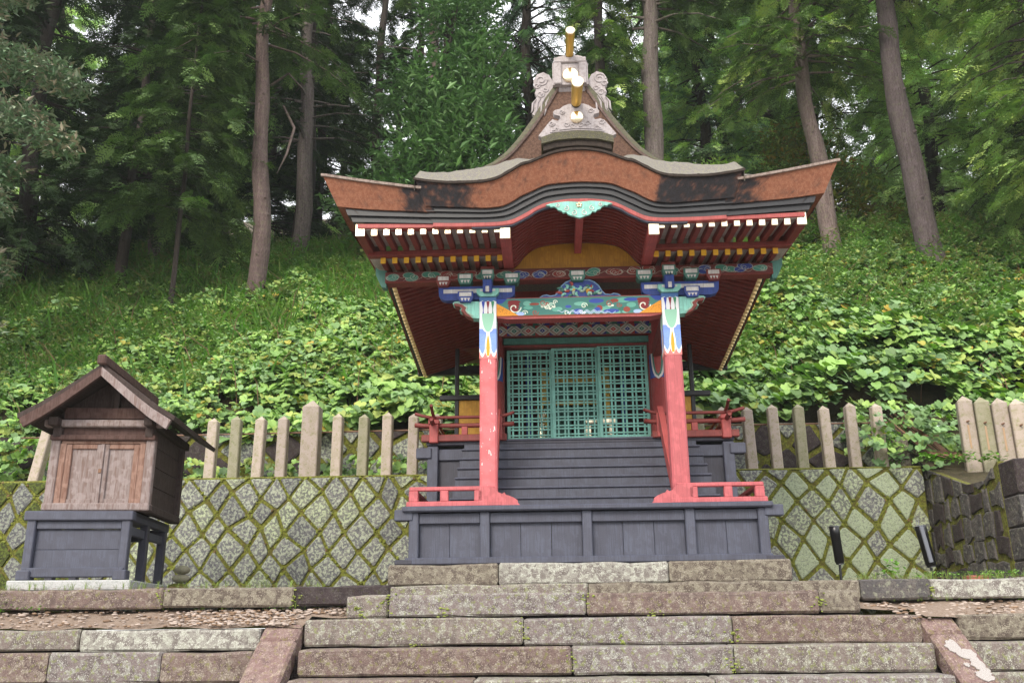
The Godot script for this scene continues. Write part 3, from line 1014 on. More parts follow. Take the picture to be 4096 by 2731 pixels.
func roof_h(x: float, s: float) -> float:   # main roof surface, s metres behind the front edge
	var e := 3.905 + (0.0 if abs(x) < 1.5 else curve(V2(WTOP), abs(x)) - 3.905)
	return e + .40 * min(s, 2.35) + .035 * min(s, 2.35) * min(s, 2.35) - max(0.0, s - 2.35) * .62

func shrine() -> void:
	SH = thing("painted_shrine", "brightly painted red shrine with curved bark roof, teal lattice doors and dark blue steps", "shrine", Vector3(0, .535, -1.4))
	var top := V2(TOP); var bot := V2(BOT); var blk := V2(BLK); var red := V2(RED); var wtop := V2(WTOP); var wbot := V2(WBOT); var yel := V2(YEL)
	shrine_base()
	shrine_front()
	shrine_body()
	# --- eaves: bark edge of the middle (curved gable) and of the two wings
	thatch_face("bark_eave", -1.515, 1.515, func(x): return curve(top, x), func(x): return curve(bot, x), func(x): return x * 1.425 / 1.515, 1.0, .92, .5,
		func(x, v): return (smoothstep(-.88, -1.12, x) * 1.15 - .12) if x < 0.0 else (smoothstep(.66, .74, x - v * .06) * 1.25 - .12), 150)
	for s in [-1, 1]:
		var sg := float(s)
		thatch_face("bark_eave", 1.40 * sg, 2.39 * sg, func(x): return curve(wtop, x), func(x): return curve(wbot, x), func(x): return (1.34 + (abs(x) - 1.40) * .93) * sg, .965, .89, .3,
			func(x, v): return smoothstep(1.72, 1.50, abs(x) - .1 * v) * 1.1 - .12, 60)
		# the bark edge of the sloping side
		var st := begin()
		var rows := [PackedVector3Array(), PackedVector3Array(), PackedVector3Array()]
		for k in 12:
			var z := lerpf(.963, -3.3, k / 11.0)
			var f := smoothstep(.2, -1.2, z)
			var yb := lerpf(3.79 + .02 * (.9 - z), 3.34 + (z + 3.05) * .105, f)
			var xb := lerpf(2.262, 2.03, f)
			rows[0].append(Vector3(xb * sg, yb, min(z, .888)))
			rows[1].append(Vector3(lerpf(2.392, 2.06, f) * sg, maxf(roof_h(2.39, .965 - z) * (1.0 - f) + (yb + .26) * f, yb + .16), z))
			rows[2].append(Vector3(lerpf(2.05, 1.98, f) * sg, lerpf(3.70, yb + .03, f), min(z, .87)))
		loft(st, rows)
		part(SH, "side_eave", fin(st), M.bark_edge)
	# thin shingle edge over the bark
	var rim := func(x: float) -> float: return curve(top, x)
	band(SH, "shingle_edge", [[rim, 1.0, 1.515], [rim, 1.022, 1.53], [func(x): return curve(top, x) + .022, 1.024, 1.53], [func(x): return curve(top, x) + .024, .9, 1.53]], 120, M.dark_shingle)
	for s in [-1, 1]:
		var st := begin()
		var rows := []
		for e in [[.0, .962], [.0, .985], [.024, .987], [.026, .9]]:
			var row := PackedVector3Array()
			for i in 25:
				var x := lerpf(1.46, 2.41, i / 24.0)
				row.append(Vector3(x * s, curve(wtop, x) + e[0], e[1]))
			rows.append(row)
		loft(st, rows)
		part(SH, "shingle_edge", fin(st), M.shingle)
	# bark surface: the middle rises in a valley-sided swell that dies into the main roof
	var st := begin(true)
	var rows := []
	for i in 22:
		var s := pow(i / 21.0, 1.5) * 2.35
		var row := PackedVector3Array()
		for j in 81:
			var x := lerpf(-1.52, 1.52, j / 80.0)
			var ax: float = abs(x)
			var rise := minf(s, .34) * lerpf(.30, lerpf(.92, .72, smoothstep(.9, 1.5, ax)), smoothstep(.2, .75, ax)) + maxf(s - .34, 0.0) * .33
			var y := curve(top, ax) + .024 + rise
			y = lerpf(y, roof_h(x, s), smoothstep(.7, 1.7, s))
			row.append(Vector3(x, y + rng.randf_range(-.006, .006), 1.02 - s))
		rows.append(row)
	loft(st, rows)
	# sides of the swell where it stands above the wings
	for e in [0, 80]:
		for i in 21:
			var a: Vector3 = rows[i][e]; var b: Vector3 = rows[i + 1][e]
			quad(st, a, b, b - Vector3(0, .14, 0), a - Vector3(0, .14, 0))
	part(SH, "bark_roof", fin(st), M.bark_roof)
	for s in [-1, 1]:
		st = begin(true)
		rows = []
		for i in 30:
			var q := i / 29.0 * 4.3
			var row := PackedVector3Array()
			for j in 13:
				var xo := lerpf(2.41, 2.07, smoothstep(.75, 2.2, q))
				var x := lerpf(1.40, xo, j / 12.0) if q < 2.35 else lerpf(0.0, xo, j / 12.0)
				row.append(Vector3(x * s, roof_h(x, q) + .026 + rng.randf_range(-.005, .005), .987 - q))
			rows.append(row)
		loft(st, rows)
		part(SH, "bark_roof", fin(st), M.bark_roof)
	# --- black stepped boards under the bark, then the red bargeboard
	for k in 3:
		var f0 := k / 3.0; var f1 := (k + 1) / 3.0
		var z := .895 - .022 * k
		var up := func(x): return lerpf(curve(bot, x) + .01, curve(blk, x), f0)
		var dn := func(x): return lerpf(curve(bot, x) + .01, curve(blk, x), f1)
		band(SH, "black_eave_board", [[up, z, 1.43 - .02 * k], [dn, z, 1.42 - .03 * k], [dn, z - .06, 1.42 - .03 * k]], 100, M.black_paint)
	band(SH, "curved_bargeboard", [[func(x): return curve(blk, x) + .004, .85, 1.36], [func(x): return curve(red, x) + .006, .85, 1.36], [func(x): return curve(red, x), .845, 1.36], [func(x): return curve(red, x), .79, 1.36], [func(x): return curve(blk, x), .79, 1.36]], 100, M.red_mid)
	band(SH, "bargeboard_lining", [[func(x): return curve(red, x) + .002, .843, 1.0], [func(x): return curve(red, x) - .012, .838, 1.0], [func(x): return curve(red, x) - .012, .80, 1.0]], 80, M.navy)
	for s in [-1, 1]:
		for k in 2:
			plate(SH, "black_eave_board", V2([1.30, 3.712 - .055 * k, 2.19 - .045 * k, 3.770 - .06 * k, 2.165 - .045 * k, 3.705 - .06 * k, 1.30, 3.655 - .05 * k]), .74, .868 - .025 * k, M.black_paint, s < 0)
		plate(SH, "eave_batten", V2([1.35, 3.608, 2.08, 3.628, 2.08, 3.588, 1.35, 3.572]), .74, .83, M.red_mid, s < 0)
	# --- rafters of the front eave: two tiers each side, pale gold caps on the upper, yellow on the lower
	var cap_mesh := box_mesh(Vector3(.06, .068, .012), .004)
	var cap2 := box_mesh(Vector3(.052, .062, .010), .004)
	for s in [-1, 1]:
		for i in 11:
			var x: float = s * (.765 + .1155 * i)
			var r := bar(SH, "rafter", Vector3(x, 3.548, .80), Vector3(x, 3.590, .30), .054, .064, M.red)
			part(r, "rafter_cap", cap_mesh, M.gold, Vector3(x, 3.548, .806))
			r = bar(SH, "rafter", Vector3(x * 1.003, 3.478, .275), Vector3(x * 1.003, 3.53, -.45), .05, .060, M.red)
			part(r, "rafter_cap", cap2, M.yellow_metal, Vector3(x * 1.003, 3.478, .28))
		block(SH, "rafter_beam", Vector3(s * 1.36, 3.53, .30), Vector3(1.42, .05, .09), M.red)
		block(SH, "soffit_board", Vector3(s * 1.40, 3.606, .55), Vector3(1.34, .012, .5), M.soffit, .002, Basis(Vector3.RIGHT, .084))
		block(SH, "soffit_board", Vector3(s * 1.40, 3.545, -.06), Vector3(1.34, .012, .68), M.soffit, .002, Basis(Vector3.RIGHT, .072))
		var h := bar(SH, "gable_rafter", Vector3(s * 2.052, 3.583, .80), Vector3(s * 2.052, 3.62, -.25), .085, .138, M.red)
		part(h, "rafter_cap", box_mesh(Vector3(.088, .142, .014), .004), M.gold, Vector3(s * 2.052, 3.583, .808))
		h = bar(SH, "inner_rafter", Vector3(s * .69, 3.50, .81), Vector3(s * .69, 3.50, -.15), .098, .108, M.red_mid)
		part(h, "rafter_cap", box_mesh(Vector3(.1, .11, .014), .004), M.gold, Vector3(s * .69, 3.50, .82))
	# --- curved ribs of the little vault, the board over them and the ridge piece
	for k in 13:
		var z := .765 - .06 * k
		var f := k / 12.0
		var pr := func(x): return lerpf(curve(red, x) + .012, curve(yel, x), f)
		band(SH, "curved_rib", [[func(x): return pr.call(x) + .03, z + .014, .66], [pr, z + .014, .66], [pr, z - .014, .66], [func(x): return pr.call(x) + .03, z - .014, .66]], 24, M.red)
	band(SH, "vault_board", [[func(x): return curve(red, x) + .04, .80, .68], [func(x): return curve(yel, x) + .03, .0, .68]], 24, M.red)
	bar(SH, "ridge_piece", Vector3(.01, 3.69, .80), Vector3(.01, 3.66, .02), .07, .11, M.red_mid)
	var ypts := [Vector2(-.64, 3.40)]
	for i in 25:
		var x := lerpf(-.64, .64, i / 24.0)
		ypts.append(Vector2(x, curve(yel, abs(x)) + .01))
	ypts.append(Vector2(.64, 3.40))
	plate(SH, "yellow_panel", ypts, -.04, .0, M.ochre_dark)
	# --- hanging fish ornament of the bargeboard
	var half := V2([0, 3.765, .10, 3.775, .2, 3.768, .27, 3.757, .31, 3.742, .272, 3.737, .262, 3.722, .235, 3.728, .21, 3.713, .195, 3.69, .165, 3.683, .15, 3.662, .12, 3.668, .105, 3.645, .08, 3.632, .055, 3.628, .03, 3.615, .0, 3.606])
	var pts := []
	for q in half: pts.append(q + Vector2(.004, 0))
	for i in range(half.size() - 2, 0, -1): pts.append(Vector2(-half[i].x + .004, half[i].y))
	var ge := plate(SH, "gable_pendant", pts, .855, .885, M.teal)
	var sp := begin(true)
	for s in [-1, 1]:
		for e in [[.05, 3.655, .030], [.12, 3.70, .028], [.2, 3.735, .020]]:
			var line := []; var rad := []
			for i in 13:
				var a: float = i / 12.0 * TAU * 1.1 * s + PI / 2
				line.append(Vector3(.004 + s * e[0] + cos(a) * e[2] * (1 - i / 16.0), e[1] + sin(a) * e[2] * (1 - i / 16.0), .887))
				rad.append(.005)
			tube(sp, line, rad, 5)
	part(ge, "scroll_line", fin(sp), M.white_paint)
	var fl := begin()
	for i in 5:
		var a := TAU * i / 5 + PI / 2
		cbox(fl, Vector3(.004 + cos(a) * .019, 3.735 + sin(a) * .019, .893), Vector3(.022, .022, .012), .006, Basis(Vector3.BACK, a))
	part(ge, "flower", fin(fl), M.gold)
	shrine_gable()
	side_eaves()

func shrine_gable() -> void:
	# steep gable standing on the front slope
	var outer := V2([.17, 5.30, .28, 5.145, .40, 4.935, .50, 4.785, .60, 4.645, .69, 4.545, .81, 4.445, .95, 4.375, 1.08, 4.335])
	var inner := V2([.118, 5.285, .17, 5.185, .28, 4.99, .40, 4.80, .50, 4.665, .61, 4.53, .72, 4.435, .86, 4.35])
	var pts := []
	for q in inner: pts.append(Vector2(q.x - .01, q.y))
	pts.append(Vector2(.80, 4.2))
	for i in range(inner.size() + 0, -1, -1):
		pts.append(Vector2(-(inner[i].x if i < inner.size() else .82) - .01, inner[i].y if i < inner.size() else 4.2))
	var g := plate(SH, "front_gable", pts, .25, .43, M.bark_gable)
	for s in [-1, 1]:
		var st := begin()
		var n := 20
		var r := [PackedVector3Array(), PackedVector3Array(), PackedVector3Array(), PackedVector3Array()]
		var r2 := [PackedVector3Array(), PackedVector3Array(), PackedVector3Array()]
		for i in n + 1:
			var t := float(i) / n
			var xi := lerpf(.118, .86, t); var xo := lerpf(.17, 1.08, t)
			var a := Vector2(s * xi - .01, curve(inner, xi)); var b := Vector2(s * xo - .01, curve(outer, xo))
			r[0].append(Vector3(a.x, a.y, .40)); r[1].append(Vector3(a.x, a.y, .452)); r[2].append(Vector3(lerpf(a.x, b.x, .28), lerpf(a.y, b.y, .28), .462)); r[3].append(Vector3(lerpf(a.x, b.x, .28), lerpf(a.y, b.y, .28), .44))
			r2[0].append(Vector3(lerpf(a.x, b.x, .28), lerpf(a.y, b.y, .28), .455)); r2[1].append(Vector3(b.x, b.y, .445 + rng.randf_range(-.006, .006))); r2[2].append(Vector3(b.x, b.y + .04, -1.4))
		loft(st, r)
		part(g, "verge_board", fin(st), variant("verge", "shingle", Color(.8, .76, .76)))
		st = begin(true)
		loft(st, r2)
		part(g, "gable_roof", fin(st), M.bark_moss)
	block(g, "gable_ridge", Vector3(-.01, 5.27, -.5), Vector3(.3, .09, 1.9), M.grey_wood, .02)
	# upper ridge-end ornament: board with chamfered shoulders, crest, feathered side pieces, gilt cylinder
	var o := plate(SH, "ridge_ornament", V2([-.205, 5.265, -.205, 5.50, -.19, 5.545, -.145, 5.595, -.10, 5.607, .06, 5.607, .10, 5.595, .145, 5.545, .158, 5.50, .158, 5.265]), .42, .50, M.grey_wood)
	var fr := begin()
	for e in [[-.150, 5.39, .075, .25], [.103, 5.39, .075, .25]]:
		cbox(fr, Vector3(e[0], e[1], .512), Vector3(e[2], e[3], .026), .008)
	cbox(fr, Vector3(-.023, 5.545, .512), Vector3(.33, .06, .026), .008)
	part(o, "ornament_frame", fin(fr), M.grey_wood)
	disc(o, Vector3(-.022, 5.366, .51), .083, M.gold)
	for s in [0, 1]:
		var w: Array = V2([-.206, 5.358, -.241, 5.423, -.297, 5.458, -.363, 5.433, -.401, 5.365, -.398, 5.301, -.37, 5.268, -.39, 5.215, -.367, 5.172, -.401, 5.11, -.398, 5.015, -.422, 4.974, -.372, 4.936, -.315, 5.002, -.248, 5.126, -.19, 5.219])
		if s == 1:
			for i in w.size(): w[i] = Vector2(-w[i].x - .045, w[i].y - .008)
		var f := plate(o, "ornament_wing", w, .39, .44, M.grey_wood)
		var sg := 1.0 if s == 1 else -1.0
		var st := begin(true)
		for e in [[.30, 5.36, .065, 1.4], [.345, 5.30, .035, 1.2], [.31, 5.20, .04, 1.2], [.26, 5.25, .03, 1.0]]:
			var line := []; var rad := []
			for i in 14:
				var a: float = i / 13.0 * TAU * e[3] * sg
				line.append(Vector3(sg * e[0] - .022 + cos(a) * e[2] * (1 - i / 18.0), e[1] + sin(a) * e[2] * (1 - i / 18.0), .442))
				rad.append(.009)
			tube(st, line, rad, 6)
		for k in 4:
			var x0 := .22 + .045 * k
			tube(st, [Vector3(sg * x0 - .022, 5.17 - .01 * k, .442), Vector3(sg * (x0 + .035) - .022, 5.09, .447), Vector3(sg * (x0 + .04) - .022, 5.01, .447), Vector3(sg * (x0 + .055) - .022, 4.95 + .012 * k, .442)], [.008, .011, .010, .004], 6)
		part(f, "feather", fin(st), M.grey_wood)
	gilt(SH, Vector3(-.026, 5.60, .44), Vector3(-.021, 5.655, .85), .046)
	# lower ornament on the curved gable
	var lo := V2([-.36, 4.466, -.258, 4.605, -.222, 4.64, -.172, 4.62, -.142, 4.645, -.152, 4.675, -.204, 4.69, -.215, 4.72, -.195, 4.74, -.15, 4.749, -.115, 4.78, -.06, 4.80, .08, 4.80, .13, 4.78, .164, 4.752, .21, 4.738, .228, 4.72, .222, 4.695, .178, 4.683, .164, 4.654, .186, 4.624, .238, 4.635, .287, 4.60, .382, 4.466, .33, 4.44, -.31, 4.44])
	o = plate(SH, "ridge_ornament", lo, .82, .89, M.grey_wood)
	var st2 := begin(true)
	for s in [-1, 1]:
		for e in [[.14, 4.715, .028, 1.2], [.24, 4.59, .03, 1.3], [.10, 4.58, .03, 1.0], [.04, 4.565, .03, 1.0], [.19, 4.53, .028, 1.1]]:
			var line := []; var rad := []
			for i in 12:
				var a: float = i / 11.0 * TAU * e[3] * s
				line.append(Vector3(s * e[0] + .009 + cos(a) * e[2] * (1 - i / 15.0), e[1] + sin(a) * e[2] * (1 - i / 15.0), .893))
				rad.append(.007)
			tube(st2, line, rad, 6)
	for k in 3:
		tube(st2, [Vector3(-.27 + .02 * k, 4.475 + .02 * k, .892), Vector3(.01, 4.495 + .02 * k, .896), Vector3(.29 - .02 * k, 4.475 + .02 * k, .892)], [.006, .008, .006], 6)
	part(o, "carved_line", fin(st2), M.grey_wood)
	disc(o, Vector3(.011, 4.648, .90), .061, M.gold)
	gilt(SH, Vector3(.008, 4.80, .84), Vector3(.013, 4.80, 1.27), .055)
	# shingled sill under the lower ornament
	var sl := V2([-.335, 4.36, -.33, 4.43, -.2, 4.475, .009, 4.49, .22, 4.475, .345, 4.425, .35, 4.355, .2, 4.395, .009, 4.41, -.2, 4.395])
	plate(SH, "ornament_sill", sl, .55, .93, M.bark_moss)
	var s2 := []
	for q in sl: s2.append(Vector2(q.x * .95 + .0005, q.y - .06))
	plate(SH, "ornament_sill", s2, .5, .90, M.dark_shingle)
	block(SH, "curved_gable_ridge", Vector3(.01, 4.60, .45), Vector3(.34, .26, .85), M.grey_wood, .03)

func disc(parent: Node, c: Vector3, r: float, m: Material) -> void:
	var st := begin(true)
	var rows := []
	for e in [[1.0, -.01], [1.0, .012], [.9, .02], [.0, .022]]:
		var row := PackedVector3Array()
		for i in 28:
			row.append(c + Vector3(cos(TAU * i / 28) * r * e[0], sin(TAU * i / 28) * r * e[0], e[1]))
		rows.append(row)
	loft(st, rows, true)
	part(parent, "crest_disc", fin(st), m)

func gilt(parent: Node, a: Vector3, b: Vector3, r: float) -> void:
	var st := begin(true)
	tube(st, [a, a.lerp(b, .18)], [r * .78, r * .84], 18)
	var o := part(parent, "ridge_cylinder", fin(st), M.dark_shingle)
	st = begin(true)
	tube(st, [a.lerp(b, .18), a.lerp(b, .5), b], [r * .86, r * .92, r], 20, false)
	part(o, "gilt_sleeve", fin(st), M.gold_dark)
	st = begin()
	var d := (b - a).normalized()
	tube(st, [b - d * .01, b + d * .006], [r * 1.01, r * 1.01], 20)
	part(o, "gilt_end", fin(st), M.gold)

func side_eaves() -> void:
	for s in [-1, 1]:
		var yb := func(z: float) -> float: return 3.20 + (z + 3.05) * .105 + .03 * smoothstep(-1.4, -.3, z)
		for i in 30:
			var z := -.46 - .0885 * i
			var y: float = yb.call(z)
			var r := bar(SH, "side_rafter", Vector3(s * 1.955, y, z), Vector3(s * 1.0, y + .30, z), .045, .05, M.red)
			part(r, "rafter_cap", box_mesh(Vector3(.045, .058, .052), .004), M.gold_leaf, Vector3(s * 1.945, y, z), Basis(Vector3.BACK, -s * .3))
		var st := begin()
		loft(st, [PackedVector3Array([Vector3(s * 2.03, yb.call(-.40) + .03, -.40), Vector3(s * 2.03, yb.call(-3.1) + .03, -3.1)]), PackedVector3Array([Vector3(s * .95, yb.call(-.40) + .35, -.40), Vector3(s * .95, yb.call(-3.1) + .35, -3.1)])])
		part(SH, "side_soffit", fin(st), M.red)
		for k in 2:
			var a := Vector3(s * (1.99 + .03 * k), yb.call(-.42) + .06 + .05 * k, -.42)
			var b := Vector3(s * (1.99 + .03 * k), yb.call(-3.12) + .06 + .05 * k, -3.12)
			bar(SH, "black_eave_board", a, b, .06, .055, M.black_paint)
	bar(SH, "back_eave_board", Vector3(-2.05, 3.27, -3.12), Vector3(2.05, 3.27, -3.12), .08, .12, M.black_paint)
	block(SH, "back_soffit", Vector3(0, 3.42, -2.9), Vector3(4.0, .03, .7), M.red)

func shrine_base() -> void:
	# lower plinth of dark blue boards
	block(SH, "sill_beam", Vector3(0, .572, .19), Vector3(3.30, .062, .12), M.navy, .01)
	for x in [-1.575, -.925, .005, .935, 1.59]:
		block(SH, "plinth_post", Vector3(x, .80, .185), Vector3(.09, .42, .085), M.navy_b, .008)
	var xs := [-1.53, -.97, -.04, .89, 1.545]
	for i in 4:
		var a: float = xs[i] + (.09 if i > 0 else .0); var b: float = xs[i + 1]
		var n := 2 if i in [0, 3] else 3
		block(SH, "top_rail", Vector3((a + b) * .5, .955, .175), Vector3(b - a, .095, .06), M.navy, .006)
		for k in n:
			var w := (b - a) / n
			block(SH, "plinth_board", Vector3(a + w * (k + .5), .755, .145 + .002 * (k % 2)), Vector3(w - .003, .31, .03), M.navy_b if k % 2 else M.navy, .003)
	block(SH, "deck_board", Vector3(.0, 1.035, -.05), Vector3(3.36, .05, .66), M.navy, .012)
	for s in [-1, 1]:
		block(SH, "beam_end", Vector3(s * 1.68 + .01, .985, .19), Vector3(.17, .10, .10), M.navy_b, .008)
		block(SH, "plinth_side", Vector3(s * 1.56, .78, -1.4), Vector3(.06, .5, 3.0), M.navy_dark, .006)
		block(SH, "deck_board", Vector3(s * 1.45, 1.035, -1.6), Vector3(.46, .05, 2.4), M.navy, .01)
		block(SH, "sill_end", Vector3(s * 1.66, .565, .19), Vector3(.16, .045, .13), M.navy_dark, .008)
	# low red railing of the lower deck
	for s in [-1, 1]:
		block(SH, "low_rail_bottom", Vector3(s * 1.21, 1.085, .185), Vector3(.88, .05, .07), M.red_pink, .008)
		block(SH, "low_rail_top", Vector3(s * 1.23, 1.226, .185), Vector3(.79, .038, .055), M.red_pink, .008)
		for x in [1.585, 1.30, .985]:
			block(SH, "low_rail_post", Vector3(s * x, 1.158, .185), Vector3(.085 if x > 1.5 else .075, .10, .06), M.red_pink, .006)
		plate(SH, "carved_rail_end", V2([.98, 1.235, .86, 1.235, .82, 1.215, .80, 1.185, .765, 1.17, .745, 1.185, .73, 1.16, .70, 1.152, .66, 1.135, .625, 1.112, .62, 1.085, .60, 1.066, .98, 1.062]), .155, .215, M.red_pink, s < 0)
		bar(SH, "low_rail_top", Vector3(s * 1.60, 1.226, .16), Vector3(s * 1.60, 1.226, -2.7), .05, .038, M.red)
		bar(SH, "low_rail_bottom", Vector3(s * 1.60, 1.085, .15), Vector3(s * 1.60, 1.085, -2.7), .06, .05, M.red)
		for k in 4:
			block(SH, "low_rail_post", Vector3(s * 1.60, 1.158, -.45 - .7 * k), Vector3(.055, .10, .07), M.red, .006)
	# steps up to the veranda
	for i in 7:
		var y0 := 1.06 + .121 * i
		var zf := -.10 - .14 * i
		var w := 2.56 - .018 * i
		var sp := block(SH, "stair_step", Vector3(0, y0 + .049, zf - .165), Vector3(w, .098, .30), M.navy_mid, .003)
		block(sp, "tread", Vector3(0, y0 + .109, zf - .155), Vector3(w + .01, .021, .315), M.navy, .006)
	# upper veranda
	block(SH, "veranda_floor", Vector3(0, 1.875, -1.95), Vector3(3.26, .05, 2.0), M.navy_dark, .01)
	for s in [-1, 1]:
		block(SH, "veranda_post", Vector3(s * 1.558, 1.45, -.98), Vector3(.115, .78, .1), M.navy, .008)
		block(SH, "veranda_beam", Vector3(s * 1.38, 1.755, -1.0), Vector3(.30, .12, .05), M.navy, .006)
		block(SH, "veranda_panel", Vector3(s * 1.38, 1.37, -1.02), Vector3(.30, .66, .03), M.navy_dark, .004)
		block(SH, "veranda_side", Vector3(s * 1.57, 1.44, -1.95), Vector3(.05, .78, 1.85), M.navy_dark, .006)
		block(SH, "beam_end", Vector3(s * 1.65, 1.765, -.97), Vector3(.165, .115, .12), M.navy, .01)
		# red veranda railing with upturned ends
		block(SH, "rail_bottom", Vector3(s * 1.225, 1.925, -.95), Vector3(.91, .075, .08), M.red, .008)
		block(SH, "rail_corner_post", Vector3(s * 1.545, 1.97, -.93), Vector3(.095, .20, .095), M.red_mid, .008)
		block(SH, "rail_corner_cap", Vector3(s * 1.545, 2.095, -.93), Vector3(.115, .05, .115), M.red_mid, .008)
		for x in [1.22, .86]:
			block(SH, "rail_post", Vector3(s * x, 2.0, -.95), Vector3(.065, .10, .055), M.red_mid, .006)
		for e in [[2.153, .018, .045], [2.062, .026, .012]]:
			var st := begin(true)
			var line := []; var rad := []
			for i in 15:
				var x := lerpf(.69, 1.755, i / 14.0)
				var up: float = e[2] * (pow(clampf((.87 - x) / .18, 0, 1), 1.6) + pow(clampf((x - 1.55) / .2, 0, 1), 1.6))
				line.append(Vector3(s * x, e[0] + up, -.945)); rad.append(e[1])
			tube(st, line, rad, 8)
			part(SH, "hand_rail", fin(st), M.red)
			st = begin(true)
			line = []; rad = []
			for i in 15:
				var z := lerpf(-.72, -2.4, i / 14.0)
				line.append(Vector3(s * 1.555, e[0] + .012 + e[2] * 1.6 * pow(clampf((z + .93) / .2, 0, 1), 1.6), z)); rad.append(e[1])
			tube(st, line, rad, 8)
			part(SH, "hand_rail", fin(st), M.red)
		block(SH, "rail_bottom", Vector3(s * 1.555, 1.925, -1.7), Vector3(.08, .07, 1.4), M.red, .008)
		# sloping stair rail behind the front post
		var st := begin()
		var rows := []
		for e in [[-.05, 1.08], [-.25, 1.30], [-.5, 1.56], [-.75, 1.86], [-.93, 2.03]]:
			rows.append(PackedVector3Array([Vector3(s * .895, e[1], e[0]), Vector3(s * .835, e[1], e[0]), Vector3(s * .835, e[1] + .2, e[0]), Vector3(s * .895, e[1] + .2, e[0])]))
		loft(st, rows, true)
		part(SH, "stair_rail", fin(st), M.red_mid)
		block(SH, "rail_newel", Vector3(s * .865, 2.02, -.93), Vector3(.09, .26, .09), M.red_mid, .008)
		# yellow wing panel in a black frame at the back of the veranda
		block(SH, "wing_panel", Vector3(s * 1.22, 2.28, -2.30), Vector3(.40, .76, .03), M.ochre, .004)
		block(SH, "wing_post", Vector3(s * 1.44, 2.6, -2.30), Vector3(.05, 1.45, .06), M.black_paint, .006)
		block(SH, "wing_top_beam", Vector3(s * 1.37, 2.692, -2.285), Vector3(.56, .062, .08), M.black_paint, .006)

